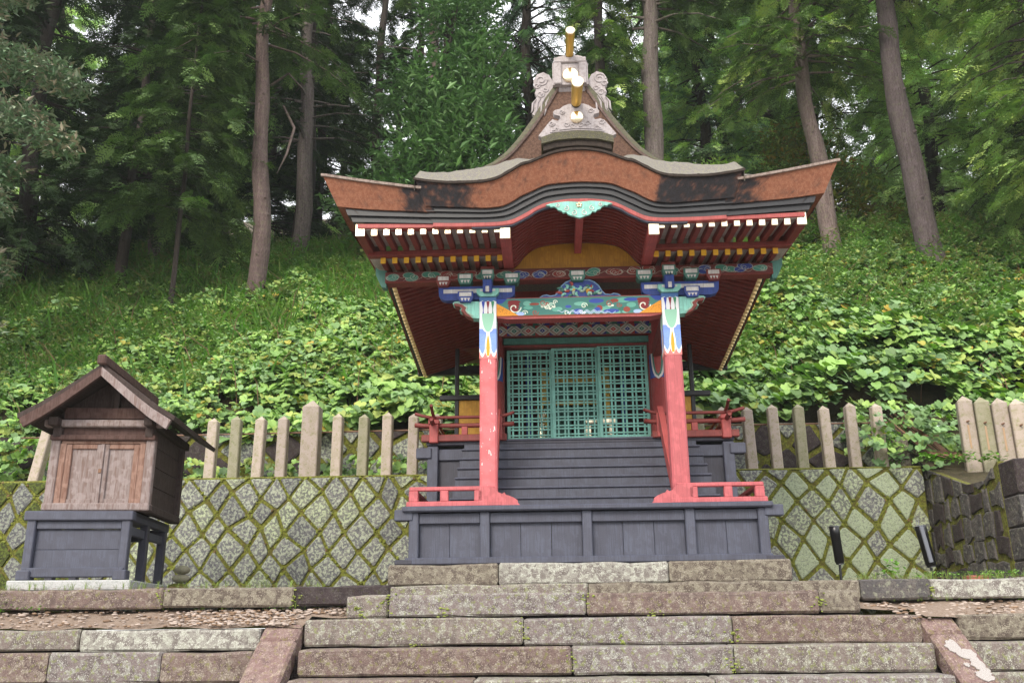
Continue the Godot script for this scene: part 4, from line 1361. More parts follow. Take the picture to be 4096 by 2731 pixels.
func shrine_front() -> void:
	painted("paint_pillar", pillar_image())
	painted("paint_frieze", scroll_image(2048, 64, [Color(.34, .12, .10), Color(.20, .42, .36), Color(.13, .19, .45), Color(.45, .15, .12), Color(.22, .46, .4)], 3))
	painted("paint_beam", beam_image())
	for s in [-1, 1]:
		var x: float = s * .9
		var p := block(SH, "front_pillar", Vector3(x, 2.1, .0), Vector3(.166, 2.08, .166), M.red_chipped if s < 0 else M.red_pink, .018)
		for k in 4:
			var bs := Basis(Vector3.UP, k * PI / 2)
			face_uv(p, "painted_band", -.084, .084, 2.5, 3.14, .086, M.paint_pillar, bs, Vector3(x, 0, 0))
		# bearing block, bracket arms and small blocks
		var cb := begin()
		extrude(cb, PackedVector2Array([Vector2(-.075, 3.142), Vector2(.075, 3.142), Vector2(.111, 3.178), Vector2(.111, 3.222), Vector2(-.111, 3.222), Vector2(-.111, 3.178)]), -.11, .11, Transform3D(Basis(), Vector3(x, 0, 0)))
		var b := part(SH, "bearing_block", fin(cb), M.teal)
		block(b, "block_panel", Vector3(x, 3.203, .1115), Vector3(.15, .022, .006), M.white_paint, .002)
		var arm := plate(SH, "bracket_arm", V2([.63, 3.272, .635, 3.18, .66, 3.15, .70, 3.135, 1.32, 3.128, 1.37, 3.145, 1.395, 3.18, 1.40, 3.272]), -.045, .045, M.blue, s < 0)
		block(arm, "white_inlay", Vector3(s * 1.18, 3.222, .046), Vector3(.34, .042, .006), M.white_paint, .002)
		block(arm, "white_inlay", Vector3(s * .725, 3.222, .046), Vector3(.13, .042, .006), M.white_paint, .002)
		block(SH, "bracket_post", Vector3(x, 3.255, .06), Vector3(.094, .165, .19), M.blue, .01)
		block(SH, "bracket_tip", Vector3(x, 3.20, .158), Vector3(.035, .06, .01), M.white_paint, .003)
		small_block(x, 3.376, .13, M.teal_dark, .10)
		block(SH, "bearing_cap", Vector3(x, 3.415, .07), Vector3(.14, .07, .15), M.red, .008)
		small_block(s * 1.346, 3.338, .14, M.red, .05)
		small_block(s * 1.126, 3.355, .15, M.teal_dark, .05)
		small_block(s * .66, 3.352, .16, M.teal_dark, .05)
		small_block(s * 1.123, 3.165, .155, M.blue, .05)
		# carved beam end outside the pillar
		var ns := plate(SH, "carved_nose", V2([.975, 3.105, 1.10, 3.105, 1.17, 3.115, 1.235, 3.108, 1.255, 3.092, 1.235, 3.07, 1.185, 3.062, 1.165, 3.03, 1.185, 3.015, 1.15, 3.0, 1.12, 2.965, 1.06, 2.935, .975, 2.925]), -.06, .06, M.teal, s < 0)
		plate(ns, "nose_edge", V2([1.245, 3.085, 1.232, 3.062, 1.18, 3.054, 1.158, 3.028, 1.172, 3.012, 1.145, 2.992, 1.115, 2.957, 1.05, 2.925, 1.075, 2.952, 1.11, 2.98, 1.128, 3.012, 1.118, 3.045, 1.16, 3.076, 1.21, 3.086]), -.05, .066, M.red, s < 0)
		plate(ns, "nose_line", V2([1.235, 3.095, 1.20, 3.094, 1.15, 3.082, 1.105, 3.045, 1.115, 3.008, 1.09, 2.985, 1.05, 2.955, 1.055, 2.948, 1.10, 2.975, 1.128, 3.01, 1.118, 3.04, 1.16, 3.074, 1.21, 3.085]), .05, .07, M.teal_pale, s < 0)
		# green noses at the ends of the purlin
		plate(SH, "purlin_nose", V2([1.93, 3.46, 2.0, 3.47, 2.045, 3.50, 2.04, 3.42, 2.0, 3.33, 1.975, 3.285, 1.93, 3.275]), -.05, .05, M.teal_dark, s < 0)
		# beam tying the front pillar back to the body
		bar(SH, "tie_beam", Vector3(x, 2.98, -.08), Vector3(x, 2.93, -1.25), .09, .15, M.red)
	# purlin with painted clouds
	block(SH, "purlin", Vector3(0, 3.378, .0), Vector3(3.88, .116, .15), M.red, .008)
	face_uv(SH, "painted_frieze", -1.935, 1.935, 3.328, 3.434, .079, M.paint_frieze)
	# rainbow beam
	plate(SH, "rainbow_beam", V2([-.82, 3.10, -.7, 3.125, .7, 3.125, .82, 3.10, .82, 2.925, .70, 2.905, -.70, 2.905, -.82, 2.925]), -.075, .075, M.red_mid)
	face_uv(SH, "painted_beam_face", -.818, .818, 2.928, 3.118, .079, M.paint_beam)
	# frog-leg strut
	var half := V2([.0, 3.315, .09, 3.312, .14, 3.29, .185, 3.25, .215, 3.19, .25, 3.155, .30, 3.148, .335, 3.162, .37, 3.155, .42, 3.122])
	var pts := []
	for q in half: pts.append(q + Vector2(.02, 0))
	for i in range(half.size() - 1, 0, -1): pts.append(Vector2(-half[i].x + .02, half[i].y))
	var k := plate(SH, "frog_leg_strut", pts, -.03, .05, M.blue)
	var lite := begin(true)
	var line := []; var rad := []
	for q in pts: line.append(Vector3(q.x, q.y - .004, .05)); rad.append(.008)
	line.reverse()
	var sorted_line := []
	for i in range(half.size() - 1, -1, -1): sorted_line.append(Vector3(-half[i].x + .02, half[i].y - .004, .052))
	for i in range(1, half.size()): sorted_line.append(Vector3(half[i].x + .02, half[i].y - .004, .052))
	tube(lite, sorted_line, rad.slice(0, sorted_line.size()), 6)
	part(k, "pale_rim", fin(lite), variant("pale_blue", "blue", lin(.22, .38, .62)))
	var r := RandomNumberGenerator.new()
	r.seed = 12
	for e in [["teal", 9], ["red_mid", 5], ["teal_pale", 6], ["teal_dark", 6], ["ochre", 2]]:
		var st := begin(true)
		for i in e[1]:
			var x := r.randf_range(-.17, .19)
			var y := r.randf_range(3.14, 3.27 - abs(x) * .35)
			var ln := []; var rd := []
			var a := r.randf() * TAU
			for j in 6:
				ln.append(Vector3(x, y, .054)); rd.append([.006, .014, .017, .015, .010, .004][j])
				x += cos(a) * .016; y = clampf(y + sin(a) * .012, 3.12, 3.285); a += r.randf_range(-.2, 1.1)
			tube(st, ln, rd, 6)
		part(k, "carved_figure", fin(st), M[e[0]])
	small_block(-.003, 3.362, .157, M.teal_dark, .05)

# a tapered bracket block with a pale panel on its face
func small_block(x: float, y: float, w: float, m: Material, zf: float) -> void:
	var st := begin()
	var a := w * .5
	extrude(st, PackedVector2Array([Vector2(-a * .68, y - .075), Vector2(a * .68, y - .075), Vector2(a, y - .03), Vector2(a, y + .034), Vector2(-a, y + .034), Vector2(-a, y - .03)]), -.06, .055, Transform3D(Basis(), Vector3(x, 0, zf)))
	var b := part(SH, "bracket_block", fin(st), m)
	block(b, "block_panel", Vector3(x, y + .003, zf + .057), Vector3(w * .78, .042, .006), M.white_paint, .002)
	st = begin()
	for i in 3:
		var c := x + (i - 1) * a * .42
		tri(st, Vector3(c - a * .2, y - .036, zf + .058), Vector3(c + a * .2, y - .036, zf + .058), Vector3(c, y - .07, zf + .058))
	part(b, "painted_zigzag", fin(st), M.white_paint)

func shrine_body() -> void:
	painted("paint_diamond", diamond_image())
	painted("paint_zigzag", zigzag_image())
	for s in [-1, 1]:
		var st := begin(true)
		tube(st, [Vector3(s * .93, 1.9, -1.30), Vector3(s * .93, 3.5, -1.30)], [.105, .105], 18)
		var p := part(SH, "round_pillar", fin(st), M.red_mid)
		block(SH, "pillar_foot", Vector3(s * .90, 1.95, -1.20), Vector3(.22, .09, .12), M.red_mid, .01)
		st = begin(true)
		tube(st, [Vector3(s * .93, 2.62, -1.30), Vector3(s * .93, 2.90, -1.30)], [.1065, .1065], 18, false)
		part(p, "painted_sleeve", fin(st), M.blue)
		# a white-edged tongue with a flowered field on the front of the sleeve
		for e in [[1.0, .110, "white_paint"], [.72, .112, "teal_dark"], [.46, .114, "red_mid"]]:
			st = begin(true)
			var rows := []
			for j in 9:
				var t := j / 8.0
				var row := PackedVector3Array()
				for i in 9:
					var a: float = (i / 8.0 - .5) * 2.0 * e[0] * .78 * sqrt(maxf(.0, 1.0 - pow(1.0 - t, 2.2)))
					row.append(Vector3(s * .93 + sin(a - s * .25) * e[1], lerpf(2.60 + (1.0 - e[0]) * .10, 2.90, t), -1.30 + cos(a - s * .25) * e[1]))
				rows.append(row)
			loft(st, rows)
			part(p, "painted_tongue", fin(st), M[e[2]])
		block(SH, "side_wall", Vector3(s * .96, 2.7, -2.15), Vector3(.05, 1.7, 1.5), M.ochre_dark, .004)
		block(SH, "back_pillar", Vector3(s * .93, 2.7, -2.85), Vector3(.18, 1.7, .18), M.red, .02)
		block(SH, "door_jamb", Vector3(s * .835, 2.52, -1.36), Vector3(.05, 1.1, .10), M.red, .006)
	block(SH, "back_wall", Vector3(0, 2.7, -2.88), Vector3(1.9, 1.7, .05), M.red, .004)
	block(SH, "wall_above_doors", Vector3(0, 3.45, -1.40), Vector3(1.96, .55, .08), M.red, .004)
	block(SH, "ceiling", Vector3(0, 3.2, -2.1), Vector3(1.86, .04, 1.4), M.red, .004)
	block(SH, "tie_beam", Vector3(0, 3.20, -1.29), Vector3(2.0, .125, .12), M.red, .006)
	face_uv(SH, "painted_diamonds", -.93, .99, 3.142, 3.256, -1.226, M.paint_diamond)
	block(SH, "tie_beam", Vector3(0, 3.32, -1.30), Vector3(1.8, .10, .10), M.red, .006)
	face_uv(SH, "painted_chevrons", -.86, .86, 3.266, 3.372, -1.246, M.paint_zigzag)
	block(SH, "lintel", Vector3(.01, 3.098, -1.33), Vector3(1.65, .072, .08), M.teal_dark, .006)
	block(SH, "door_head", Vector3(.01, 3.048, -1.37), Vector3(1.65, .028, .1), M.red, .004)
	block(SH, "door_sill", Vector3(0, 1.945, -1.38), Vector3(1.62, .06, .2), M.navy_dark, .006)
	# three sliding lattice doors, the right-hand one foremost
	var spec := [[-.785, -.265, -1.44, 3.03], [-.275, .255, -1.40, 3.04], [.245, .808, -1.36, 3.058]]
	for d in spec:
		var x0: float = d[0]; var x1: float = d[1]; var z: float = d[2]; var y1: float = d[3]; var y0 := 1.978
		var w := x1 - x0; var h := y1 - y0
		var fr := begin()
		cbox(fr, Vector3(x0 + .018, (y0 + y1) * .5, z), Vector3(.036, h, .03), .004)
		cbox(fr, Vector3(x1 - .018, (y0 + y1) * .5, z), Vector3(.036, h, .03), .004)
		cbox(fr, Vector3((x0 + x1) * .5, y0 + .018, z), Vector3(w - .073, .036, .028), .004)
		cbox(fr, Vector3((x0 + x1) * .5, y1 - .018, z), Vector3(w - .073, .036, .028), .004)
		var door := part(SH, "lattice_door", fin(fr), M.teal)
		var iw := w - .072; var ih := h - .072
		# pairs of slats: slit, slat, opening, slat, slit ...
		var per := iw / (4.0 + .17)
		for k in 4:
			for e in [.26, .91]:
				block(door, "upright_slat", Vector3(x0 + .036 + per * (k + e) , y0 + .036 + ih * .5, z - .004), Vector3(per * .17, ih, .012), M.teal, .002)
		var pv := ih / (10.0 + .17)
		for k in 10:
			for e in [.26, .91]:
				block(door, "cross_slat", Vector3((x0 + x1) * .5, y0 + .036 + pv * (k + e), z + .004), Vector3(iw, pv * .17, .012), M.teal, .002)
	# inside: a gilt altar glimpsed through the lattice
	block(SH, "inner_floor", Vector3(0, 1.93, -2.1), Vector3(1.86, .04, 1.4), M.red, .004)
	for x in [-.55, .55]:
		block(SH, "inner_post", Vector3(x, 2.5, -1.75), Vector3(.06, 1.15, .06), M.blue, .006)
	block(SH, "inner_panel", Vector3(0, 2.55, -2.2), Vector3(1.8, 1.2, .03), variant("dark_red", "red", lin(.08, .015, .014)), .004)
	for x in [-.37, .37]:
		block(SH, "gilt_post", Vector3(x, 2.45, -1.85), Vector3(.07, .95, .05), M.gold_dark, .006)
	block(SH, "gilt_lintel", Vector3(0, 2.78, -1.86), Vector3(.72, .09, .05), M.gold_dark, .006)
	block(SH, "gilt_lintel", Vector3(-.05, 2.5, -1.87), Vector3(.6, .05, .04), M.gold_dark, .006)
	for x in [-.2, .12]:
		block(SH, "inner_door", Vector3(x, 2.42, -1.92), Vector3(.29, .6, .03), M.teal_dark, .006)
	var t := thing("gilt_altar_stand", "small gold offering stand inside, behind the right lattice door", "altar stand", Vector3(.27, 1.95, -1.62))
	block(t, "stand_top", Vector3(.27, 2.22, -1.62), Vector3(.36, .07, .12), M.gold, .01)
	block(t, "stand_foot", Vector3(.39, 2.07, -1.62), Vector3(.07, .23, .08), M.gold, .01)
	block(t, "stand_foot", Vector3(.12, 2.1, -1.62), Vector3(.09, .16, .06), M.gold, .01)
	t = thing("gilt_vase", "gold flower vase inside, low behind the left lattice door", "vase", Vector3(-.42, 1.95, -1.62))
	var v := begin(true)
	tube(v, [Vector3(-.40, 1.955, -1.62), Vector3(-.40, 2.0, -1.62), Vector3(-.40, 2.12, -1.62), Vector3(-.40, 2.18, -1.62), Vector3(-.40, 2.2, -1.62)], [.06, .045, .07, .03, .05], 12)
	part(t, "vase_body", fin(v), M.gold)
	v = begin(true)
	for i in 7:
		var a := TAU * i / 7
		tube(v, [Vector3(-.40, 2.19, -1.62), Vector3(-.40 + cos(a) * .03, 2.3, -1.62 + sin(a) * .02), Vector3(-.40 + cos(a) * .08, 2.38 + .05 * sin(i * 2.1), -1.62 + sin(a) * .04)], [.006, .008, .022], 6)
	part(t, "gilt_flower", fin(v), M.gold)

# ---------------------------------------------------------------- the little wooden shrine on its stand
func little_shrine() -> void:
	var xf := Transform3D(Basis(Vector3.UP, .12), Vector3(-4.56, .36, -.30))
	var c := thing("concrete_slab", "pale concrete slab under the dark stand of the little wooden shrine", "slab")
	block(c, "slab", Vector3(-.02, .035, .0), Vector3(1.14, .09, 1.36), M.concrete, .01)
	c.transform = xf * Transform3D(Basis.from_scale(Vector3(.94, 1, 1)), Vector3(-.14, 0, 0))
	var t := thing("wooden_stand", "dark blue-grey wooden stand with open right side under the little wooden shrine", "stand")
	for x in [-.46, .46]:
		for z in [.58, .04, -.56]:
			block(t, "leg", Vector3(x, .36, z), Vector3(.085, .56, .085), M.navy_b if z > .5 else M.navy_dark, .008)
		block(t, "side_beam", Vector3(x, .655, .0), Vector3(.09, .075, 1.28), M.navy, .008)
		block(t, "side_rail", Vector3(x, .53, .31), Vector3(.04, .08, .44), M.navy, .006)
		block(t, "side_rail", Vector3(x, .53, -.26), Vector3(.04, .08, .5), M.navy, .006)
		block(t, "foot", Vector3(x, .125, .60), Vector3(.13, .09, .13), M.navy_b, .01)
	block(t, "top_beam", Vector3(0, .655, .595), Vector3(1.06, .085, .10), M.navy_b, .008)
	block(t, "front_rail", Vector3(0, .575, .575), Vector3(.83, .075, .05), M.navy_b, .006)
	block(t, "front_board", Vector3(0, .445, .555), Vector3(.83, .18, .03), M.navy, .004)
	block(t, "front_board", Vector3(0, .265, .556), Vector3(.83, .178, .03), M.navy_b, .004)
	block(t, "bottom_sill", Vector3(0, .15, .595), Vector3(.98, .085, .09), M.navy, .008)
	block(t, "back_board", Vector3(0, .58, -.58), Vector3(.83, .12, .03), M.navy_dark, .004)
	block(t, "top_board", Vector3(0, .685, .0), Vector3(1.02, .03, 1.24), M.navy_dark, .004)
	t.transform = xf * Transform3D(Basis.from_scale(Vector3(.91, 1, 1)), Vector3(-.155, 0, 0))
	var s := thing("wooden_shrine", "little weathered brown wooden shrine with gabled roof and closed double doors", "shrine")
	var b := Vector3(.10, 0, 0)
	block(s, "sill_beam", b + Vector3(0, .745, .50), Vector3(1.0, .07, .12), M.wood, .01)
	for x in [-.45, .45]:
		block(s, "sill_beam", b + Vector3(x, .735, .0), Vector3(.10, .075, 1.08), M.wood_dark, .01)
		block(s, "corner_post", b + Vector3(x, 1.09, .50), Vector3(.085, .63, .085), M.wood, .008)
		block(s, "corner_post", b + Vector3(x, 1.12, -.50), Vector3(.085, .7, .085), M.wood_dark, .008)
		for k in 4:
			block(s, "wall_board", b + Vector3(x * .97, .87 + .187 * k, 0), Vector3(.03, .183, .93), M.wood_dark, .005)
		block(s, "door_frame", b + Vector3(x * .84, 1.06, .505), Vector3(.06, .57, .05), M.wood_warm, .006)
		block(s, "post_head", b + Vector3(x * .97, 1.445, .53), Vector3(.08, .10, .09), M.wood_dark, .008)
		block(s, "head_plate", b + Vector3(x, 1.53, .0), Vector3(.09, .08, 1.35), M.wood_dark, .008)
	block(s, "back_wall", b + Vector3(0, 1.13, -.5), Vector3(.88, .72, .03), M.wood_dark, .004)
	block(s, "door_head", b + Vector3(0, 1.355, .50), Vector3(.80, .03, .06), M.wood_warm, .006)
	block(s, "head_beam", b + Vector3(0, 1.395, .525), Vector3(1.0, .05, .09), M.wood_red, .008)
	block(s, "upper_board", b + Vector3(0, 1.46, .50), Vector3(.80, .075, .03), M.wood_red, .004)
	block(s, "tie_beam", b + Vector3(0, 1.53, .535), Vector3(1.14, .07, .08), M.wood, .01)
	block(s, "gable_beam", b + Vector3(-.02, 1.64, .48), Vector3(.80, .11, .05), M.wood_red, .006)
	block(s, "king_post", b + Vector3(0.06, 1.78, .46), Vector3(.06, .2, .05), M.wood_dark, .006)
	plate(s, "gable_board", V2([-.50, 1.56, .70, 1.56, .10, 1.98]), .42, .45, M.wood_dark)
	for k in 2:
		var x: float = -.175 + .35 * k
		var d := Node3D.new()
		d.name = "door"
		s.add_child(d, true)
		block(d, "panel", b + Vector3(x, 1.05, .492), Vector3(.24, .5, .02), M.wood, .004)
		for e in [-1, 1]:
			block(d, "stile", b + Vector3(x + e * .145, 1.055, .508), Vector3(.055, .56, .035), M.wood_warm if k * 2 - 1 == e else M.wood, .006)
		block(d, "rail", b + Vector3(x, 1.315, .506), Vector3(.235, .045, .03), M.wood_warm, .005)
		block(d, "rail", b + Vector3(x, .80, .506), Vector3(.235, .045, .03), M.wood, .005)
	block(s, "meeting_strip", b + Vector3(0.0, 1.055, .532), Vector3(.035, .56, .02), M.wood, .004)
	block(s, "latch", b + Vector3(0.0, 1.08, .546), Vector3(.03, .04, .012), M.rust, .003)
	# roof: two slightly hollow slopes, bargeboards, ridge
	var r := Vector3(.10, 0, 0)
	for e in [-1, 1]:
		var rows_t := PackedVector3Array()
		var xs := [0.0, .18, .36, .54, .735]
		var ys := [2.06, 1.925, 1.795, 1.675, 1.565]
		if e == 1: ys = [2.06, 1.925, 1.79, 1.665, 1.555]
		var st := begin()
		var loop := []
		for z in [.80, -.86]:
			var row := PackedVector3Array()
			for i in 5: row.append(r + Vector3(e * xs[i], ys[i], z))
			for i in range(4, -1, -1): row.append(r + Vector3(e * (xs[i] - .012), ys[i] - .042, z))
			loop.append(row)
		loft(st, loop, true)
		for q in loop:
			for i in 4:
				quad(st, q[i], q[i + 1], q[8 - i], q[9 - i])
		part(s, "roof_slope", fin(st), M.wood_dark)
		st = begin()
		loop = []
		for z in [.815, .77]:
			var row := PackedVector3Array()
			for i in 5: row.append(r + Vector3(e * xs[i] * .955, ys[i] - .040 + .0, z))
			for i in range(4, -1, -1): row.append(r + Vector3(e * (xs[i] * .90), ys[i] - .125, z))
			loop.append(row)
		loft(st, loop, true)
		for q in loop:
			for i in 4:
				quad(st, q[i], q[i + 1], q[8 - i], q[9 - i])
		part(s, "bargeboard", fin(st), M.wood if e > 0 else M.wood_red)
		for k in 7:
			bar(s, "roof_batten", r + Vector3(e * .06, 2.0, .70 - .24 * k), r + Vector3(e * .70, 1.54, .70 - .24 * k), .03, .03, M.wood_dark)
		block(s, "purlin", r + Vector3(e * .44, 1.70, .0), Vector3(.06, .06, 1.5), M.wood_dark, .006)
	block(s, "ridge_beam", r + Vector3(0, 2.085, -.02), Vector3(.085, .095, 1.74), M.wood_red, .012)
	s.transform = xf * Transform3D(Basis.from_scale(Vector3(.97, 1, 1)), Vector3(-.15, 0, 0))

func small_things() -> void:
	var p := thing("stone_pile", "three small rounded stones stacked beside the stand of the little shrine", "stone pile", Vector3(-4.15, .36, -.9))
	for k in 3:
		var st := begin(true)
		var rows := []
		var rad := [.105, .09, .08][k] as float
		var cy := .42 + .088 * k
		for i in 7:
			var a := lerpf(-PI / 2, PI / 2, i / 6.0)
			var row := PackedVector3Array()
			for j in 12:
				var q := TAU * j / 12
				var rr := rad * cos(a) * (1.0 + .12 * sin(q * 3.0 + k * 2.0))
				row.append(Vector3(-4.15 + .012 * k + cos(q) * rr, cy + sin(a) * .047, -.9 + sin(q) * rr * .85))
			rows.append(row)
		loft(st, rows, true)
		part(p, "stone", fin(st), [M.moss, M.step_stone_c, M.litter][k] if k == 0 else [M.moss, M.granite_c, M.granite_c][k])
	for e in [[Vector3(2.735, .36, -1.5), Vector3(2.69, .6, -1.5), Vector3(2.735, 1.0, -1.48), .05, "slim black tubular spotlight on the ground beside the painted shrine"], [Vector3(3.70, .36, -1.5), Vector3(3.665, .56, -1.5), Vector3(3.655, .99, -1.47), .056, "wider black spotlight with a grey panel in front of the wall corner"]]:
		var t := thing("spotlight", e[4], "spotlight", e[0], "black garden spotlights by the diamond wall")
		var a: Vector3 = e[1]; var b: Vector3 = e[2]; var r: float = e[3]
		if r < .052: a = Vector3(2.745, .6, -1.5); b = Vector3(2.715, 1.0, -1.47)
		else: a = Vector3(3.70, .56, -1.5); b = Vector3(3.625, .99, -1.47)
		var st := begin(true)
		tube(st, [a, a.lerp(b, .06), a.lerp(b, .07), b.lerp(a, .25), b.lerp(a, .24), b], [r * .8, r * .9, r, r, r * 1.06, r * 1.06], 18)
		part(t, "housing", fin(st), M.black_plastic)
		st = begin(true)
		tube(st, [b.lerp(a, .005), b + (b - a) * .004], [r * .92, r * .92], 18)
		part(t, "lens", fin(st), M.grey_plastic)
		bar(t, "stake", e[0] - Vector3(0, .1, 0), a.lerp(b, .12), .025, .025, M.black_plastic)
		if r > .052:
			bar(t, "grey_panel", a.lerp(b, .1) + Vector3(-.01, 0, .052), b.lerp(a, .02) + Vector3(-.01, 0, .052), .045, .02, M.grey_plastic)
			st = begin(true)
			tube(st, [b + Vector3(-.03, -.02, 0), b + Vector3(-.035, .07, 0)], [.003, .003], 5)
			tube(st, [b + Vector3(-.01, -.02, 0), b + Vector3(-.012, .085, 0)], [.003, .003], 5)
			part(t, "wire", fin(st), M.grey_plastic)
	tag(block(self, "brick", Vector3(3.64, .385, -.35), Vector3(.2, .06, .1), M.brick, .008, Basis(Vector3.UP, .2)), "red brick lying on the grassy terrace edge under the wider spotlight", "brick")
	# litter and weeds of the terrace
	var xs := []; var cs := []
	var st := begin(true)
	var rows := []
	for i in 5:
		var a := lerpf(-PI / 2, PI / 2, i / 4.0)
		var row := PackedVector3Array()
		for j in 7: row.append(Vector3(cos(TAU * j / 7) * cos(a), sin(a) * .55, sin(TAU * j / 7) * cos(a) * .8))
		rows.append(row)
	loft(st, rows, true)
	var pebble := fin(st)
	for i in 1500:
		var left := rng.randf() < .68
		var x := rng.randf_range(-5.6, -2.05) if left else rng.randf_range(2.15, 4.6)
		if left and rng.randf() < .5: x = rng.randf_range(-3.4, -2.05)
		var z := rng.randf_range(.62, 1.24)
		var s := rng.randf_range(.008, .022) * (1.3 if rng.randf() < .15 else 1.0)
		xs.append(Transform3D(Basis(Vector3.UP, rng.randf() * TAU) * Basis.from_scale(Vector3(s * 1.3, s * .8, s)), Vector3(x, .165 - (z - .62) * .22 + s * .3 - (.3 if abs(x) < 2.35 and z > .85 else .0), z)))
		var g := rng.randf_range(.7, 1.1)
		cs.append(Color(.42 * g, .34 * g, .29 * g) if rng.randf() < .7 else Color(.26 * g, .17 * g, .11 * g))
	stuff(self, "pebbles", pebble, M.tinted, xs, cs)
	# dry needles and twigs
	st = begin()
	for i in 5:
		var a := i * 1.3
		tri(st, Vector3(cos(a), .0, sin(a)) * .5 + Vector3(.04, .05, 0), Vector3(-cos(a), .1, -sin(a)) * .5, Vector3(cos(a) * .5 - .05, .06, sin(a) * .5 + .06))
	var twig := fin(st)
	xs = []; cs = []
	for i in 1500:
		var left := rng.randf() < .7
		var x := rng.randf_range(-6.5, -2.4) if left else rng.randf_range(2.15, 4.8)
		var top := rng.randf() < .45
		var z := rng.randf_range(.42, .6) if top else rng.randf_range(.62, 1.25)
		var y := .358 if top else .165 - (z - .62) * .22 - (.3 if abs(x) < 2.55 and z > .85 else .0)
		var s := rng.randf_range(.025, .06)
		xs.append(Transform3D(Basis(Vector3.UP, rng.randf() * TAU) * Basis.from_scale(Vector3.ONE * s), Vector3(x, y + .004, z)))
		var g := rng.randf_range(.6, 1.2)
		cs.append(Color(.36 * g, .22 * g, .14 * g))
	stuff(self, "dry_litter", twig, M.tinted, xs, cs)
	# small green weeds
	var lf := small_leaf()
	xs = []; cs = []
	for e in [[-5.15, .16, .68, .16, 60, .05], [-4.8, .17, .66, .3, 70, .03], [-3.35, .16, .66, .04, 12, .035], [-2.98, .18, .66, .07, 16, .04], [-2.6, .16, .66, .2, 40, .02], [2.62, .37, .38, .12, 26, .05], [2.66, .42, .3, .05, 18, .06], [3.2, .36, .45, .45, 170, .03], [3.7, .36, .40, .3, 90, .035], [4.3, .36, .4, .4, 130, .03], [2.9, .17, .66, .2, 26, .025], [3.5, .17, .66, .2, 26, .025], [4.6, 1.92, -2.95, .3, 120, .06], [4.9, 1.85, -2.6, .3, 120, .06], [4.2, 1.95, -3.6, .15, 40, .06], [-5.5, .36, .3, .25, 40, .03]]:
		for i in e[4]:
			var p2 := Vector3(e[0] + rng.randf_range(-1, 1) * e[3], e[1] + rng.randf() * e[5] * 1.6, e[2] + rng.randf_range(-.5, .5) * min(e[3], .25))
			xs.append(Transform3D(Basis(Vector3.UP, rng.randf() * TAU) * Basis(Vector3.RIGHT, rng.randf_range(-.9, .2)) * Basis.from_scale(Vector3.ONE * e[5] * rng.randf_range(.6, 1.3)), p2))
			var g := rng.randf_range(.7, 1.25)
			cs.append(Color(.16 * g, .33 * g, .045 * g))
	for i in 26:
		xs.append(Transform3D(Basis(Vector3.UP, rng.randf() * TAU) * Basis(Vector3.RIGHT, rng.randf_range(-.2, .9)) * Basis.from_scale(Vector3.ONE * rng.randf_range(.07, .11)), Vector3(4.04 + rng.randf_range(-.16, .2), 2.38 + rng.randf_range(-.1, .12), -3.33 + rng.randf_range(-.05, .05))))
		cs.append(Color(.62, .42, .05) if i < 3 else Color(.22, .38, .06))
	stuff(self, "weeds", lf, M.leaf, xs, cs)
	var tuft := [Vector3(-1.67, .20, .955), Vector3(-1.9, .12, .955), Vector3(-.05, .2, .955), Vector3(-.557, -.02, 1.225), Vector3(1.06, -.1, 1.225), Vector3(-.19, -.25, 1.505), Vector3(1.0, -.3, 1.505), Vector3(1.815, .15, .955), Vector3(-1.2, .10, .955), Vector3(.5, .09, .955), Vector3(-1.4, -.13, 1.225), Vector3(.2, -.13, 1.225), Vector3(-2.5, .25, .725), Vector3(-3.63, .28, .725), Vector3(2.8, .26, .725)]
	xs = []; cs = []
	for e in tuft:
		for i in 16:
			var s := rng.randf_range(.006, .016)
			xs.append(Transform3D(Basis(Vector3.UP, rng.randf() * TAU) * Basis.from_scale(Vector3(s * 1.4, s, s * .7)), e + Vector3(rng.randfn() * .03, rng.randfn() * .035, rng.randf_range(-.012, .003))))
			var g := rng.randf_range(.7, 1.2)
			cs.append(Color(.23 * g, .27 * g, .06 * g))
	stuff(self, "moss_tufts", pebble, M.tinted, xs, cs)
	# thin grass blades along the terrace edge and moss tufts
	var gr := grass_clump(6, .5)
	xs = []; cs = []
	for i in 420:
		var right := rng.randf() < .6
		var x := rng.randf_range(2.3, 5.2) if right else rng.randf_range(-6.4, -2.3)
		var low := rng.randf() < .3
		xs.append(Transform3D(Basis(Vector3.UP, rng.randf() * TAU) * Basis.from_scale(Vector3.ONE * rng.randf_range(.03, .09)), Vector3(x, .17 if low else .35, rng.randf_range(.60, .72) if low else rng.randf_range(.3, .58))))
		var g := rng.randf_range(.7, 1.2)
		cs.append(Color(.20 * g, .28 * g, .06 * g))
	stuff(self, "edge_grass", gr, M.leaf, xs, cs)

# ---------------------------------------------------------------- plants
func small_leaf() -> Mesh:
	var st := begin()
	tri(st, Vector3(0, 0, 0), Vector3(-.35, .06, .45), Vector3(0, -.02, .5)); tri(st, Vector3(-.35, .06, .45), Vector3(0, -.1, 1), Vector3(0, -.02, .5))
	tri(st, Vector3(0, 0, 0), Vector3(0, -.02, .5), Vector3(.35, .06, .45)); tri(st, Vector3(.35, .06, .45), Vector3(0, -.02, .5), Vector3(0, -.1, 1))
	return fin(st)

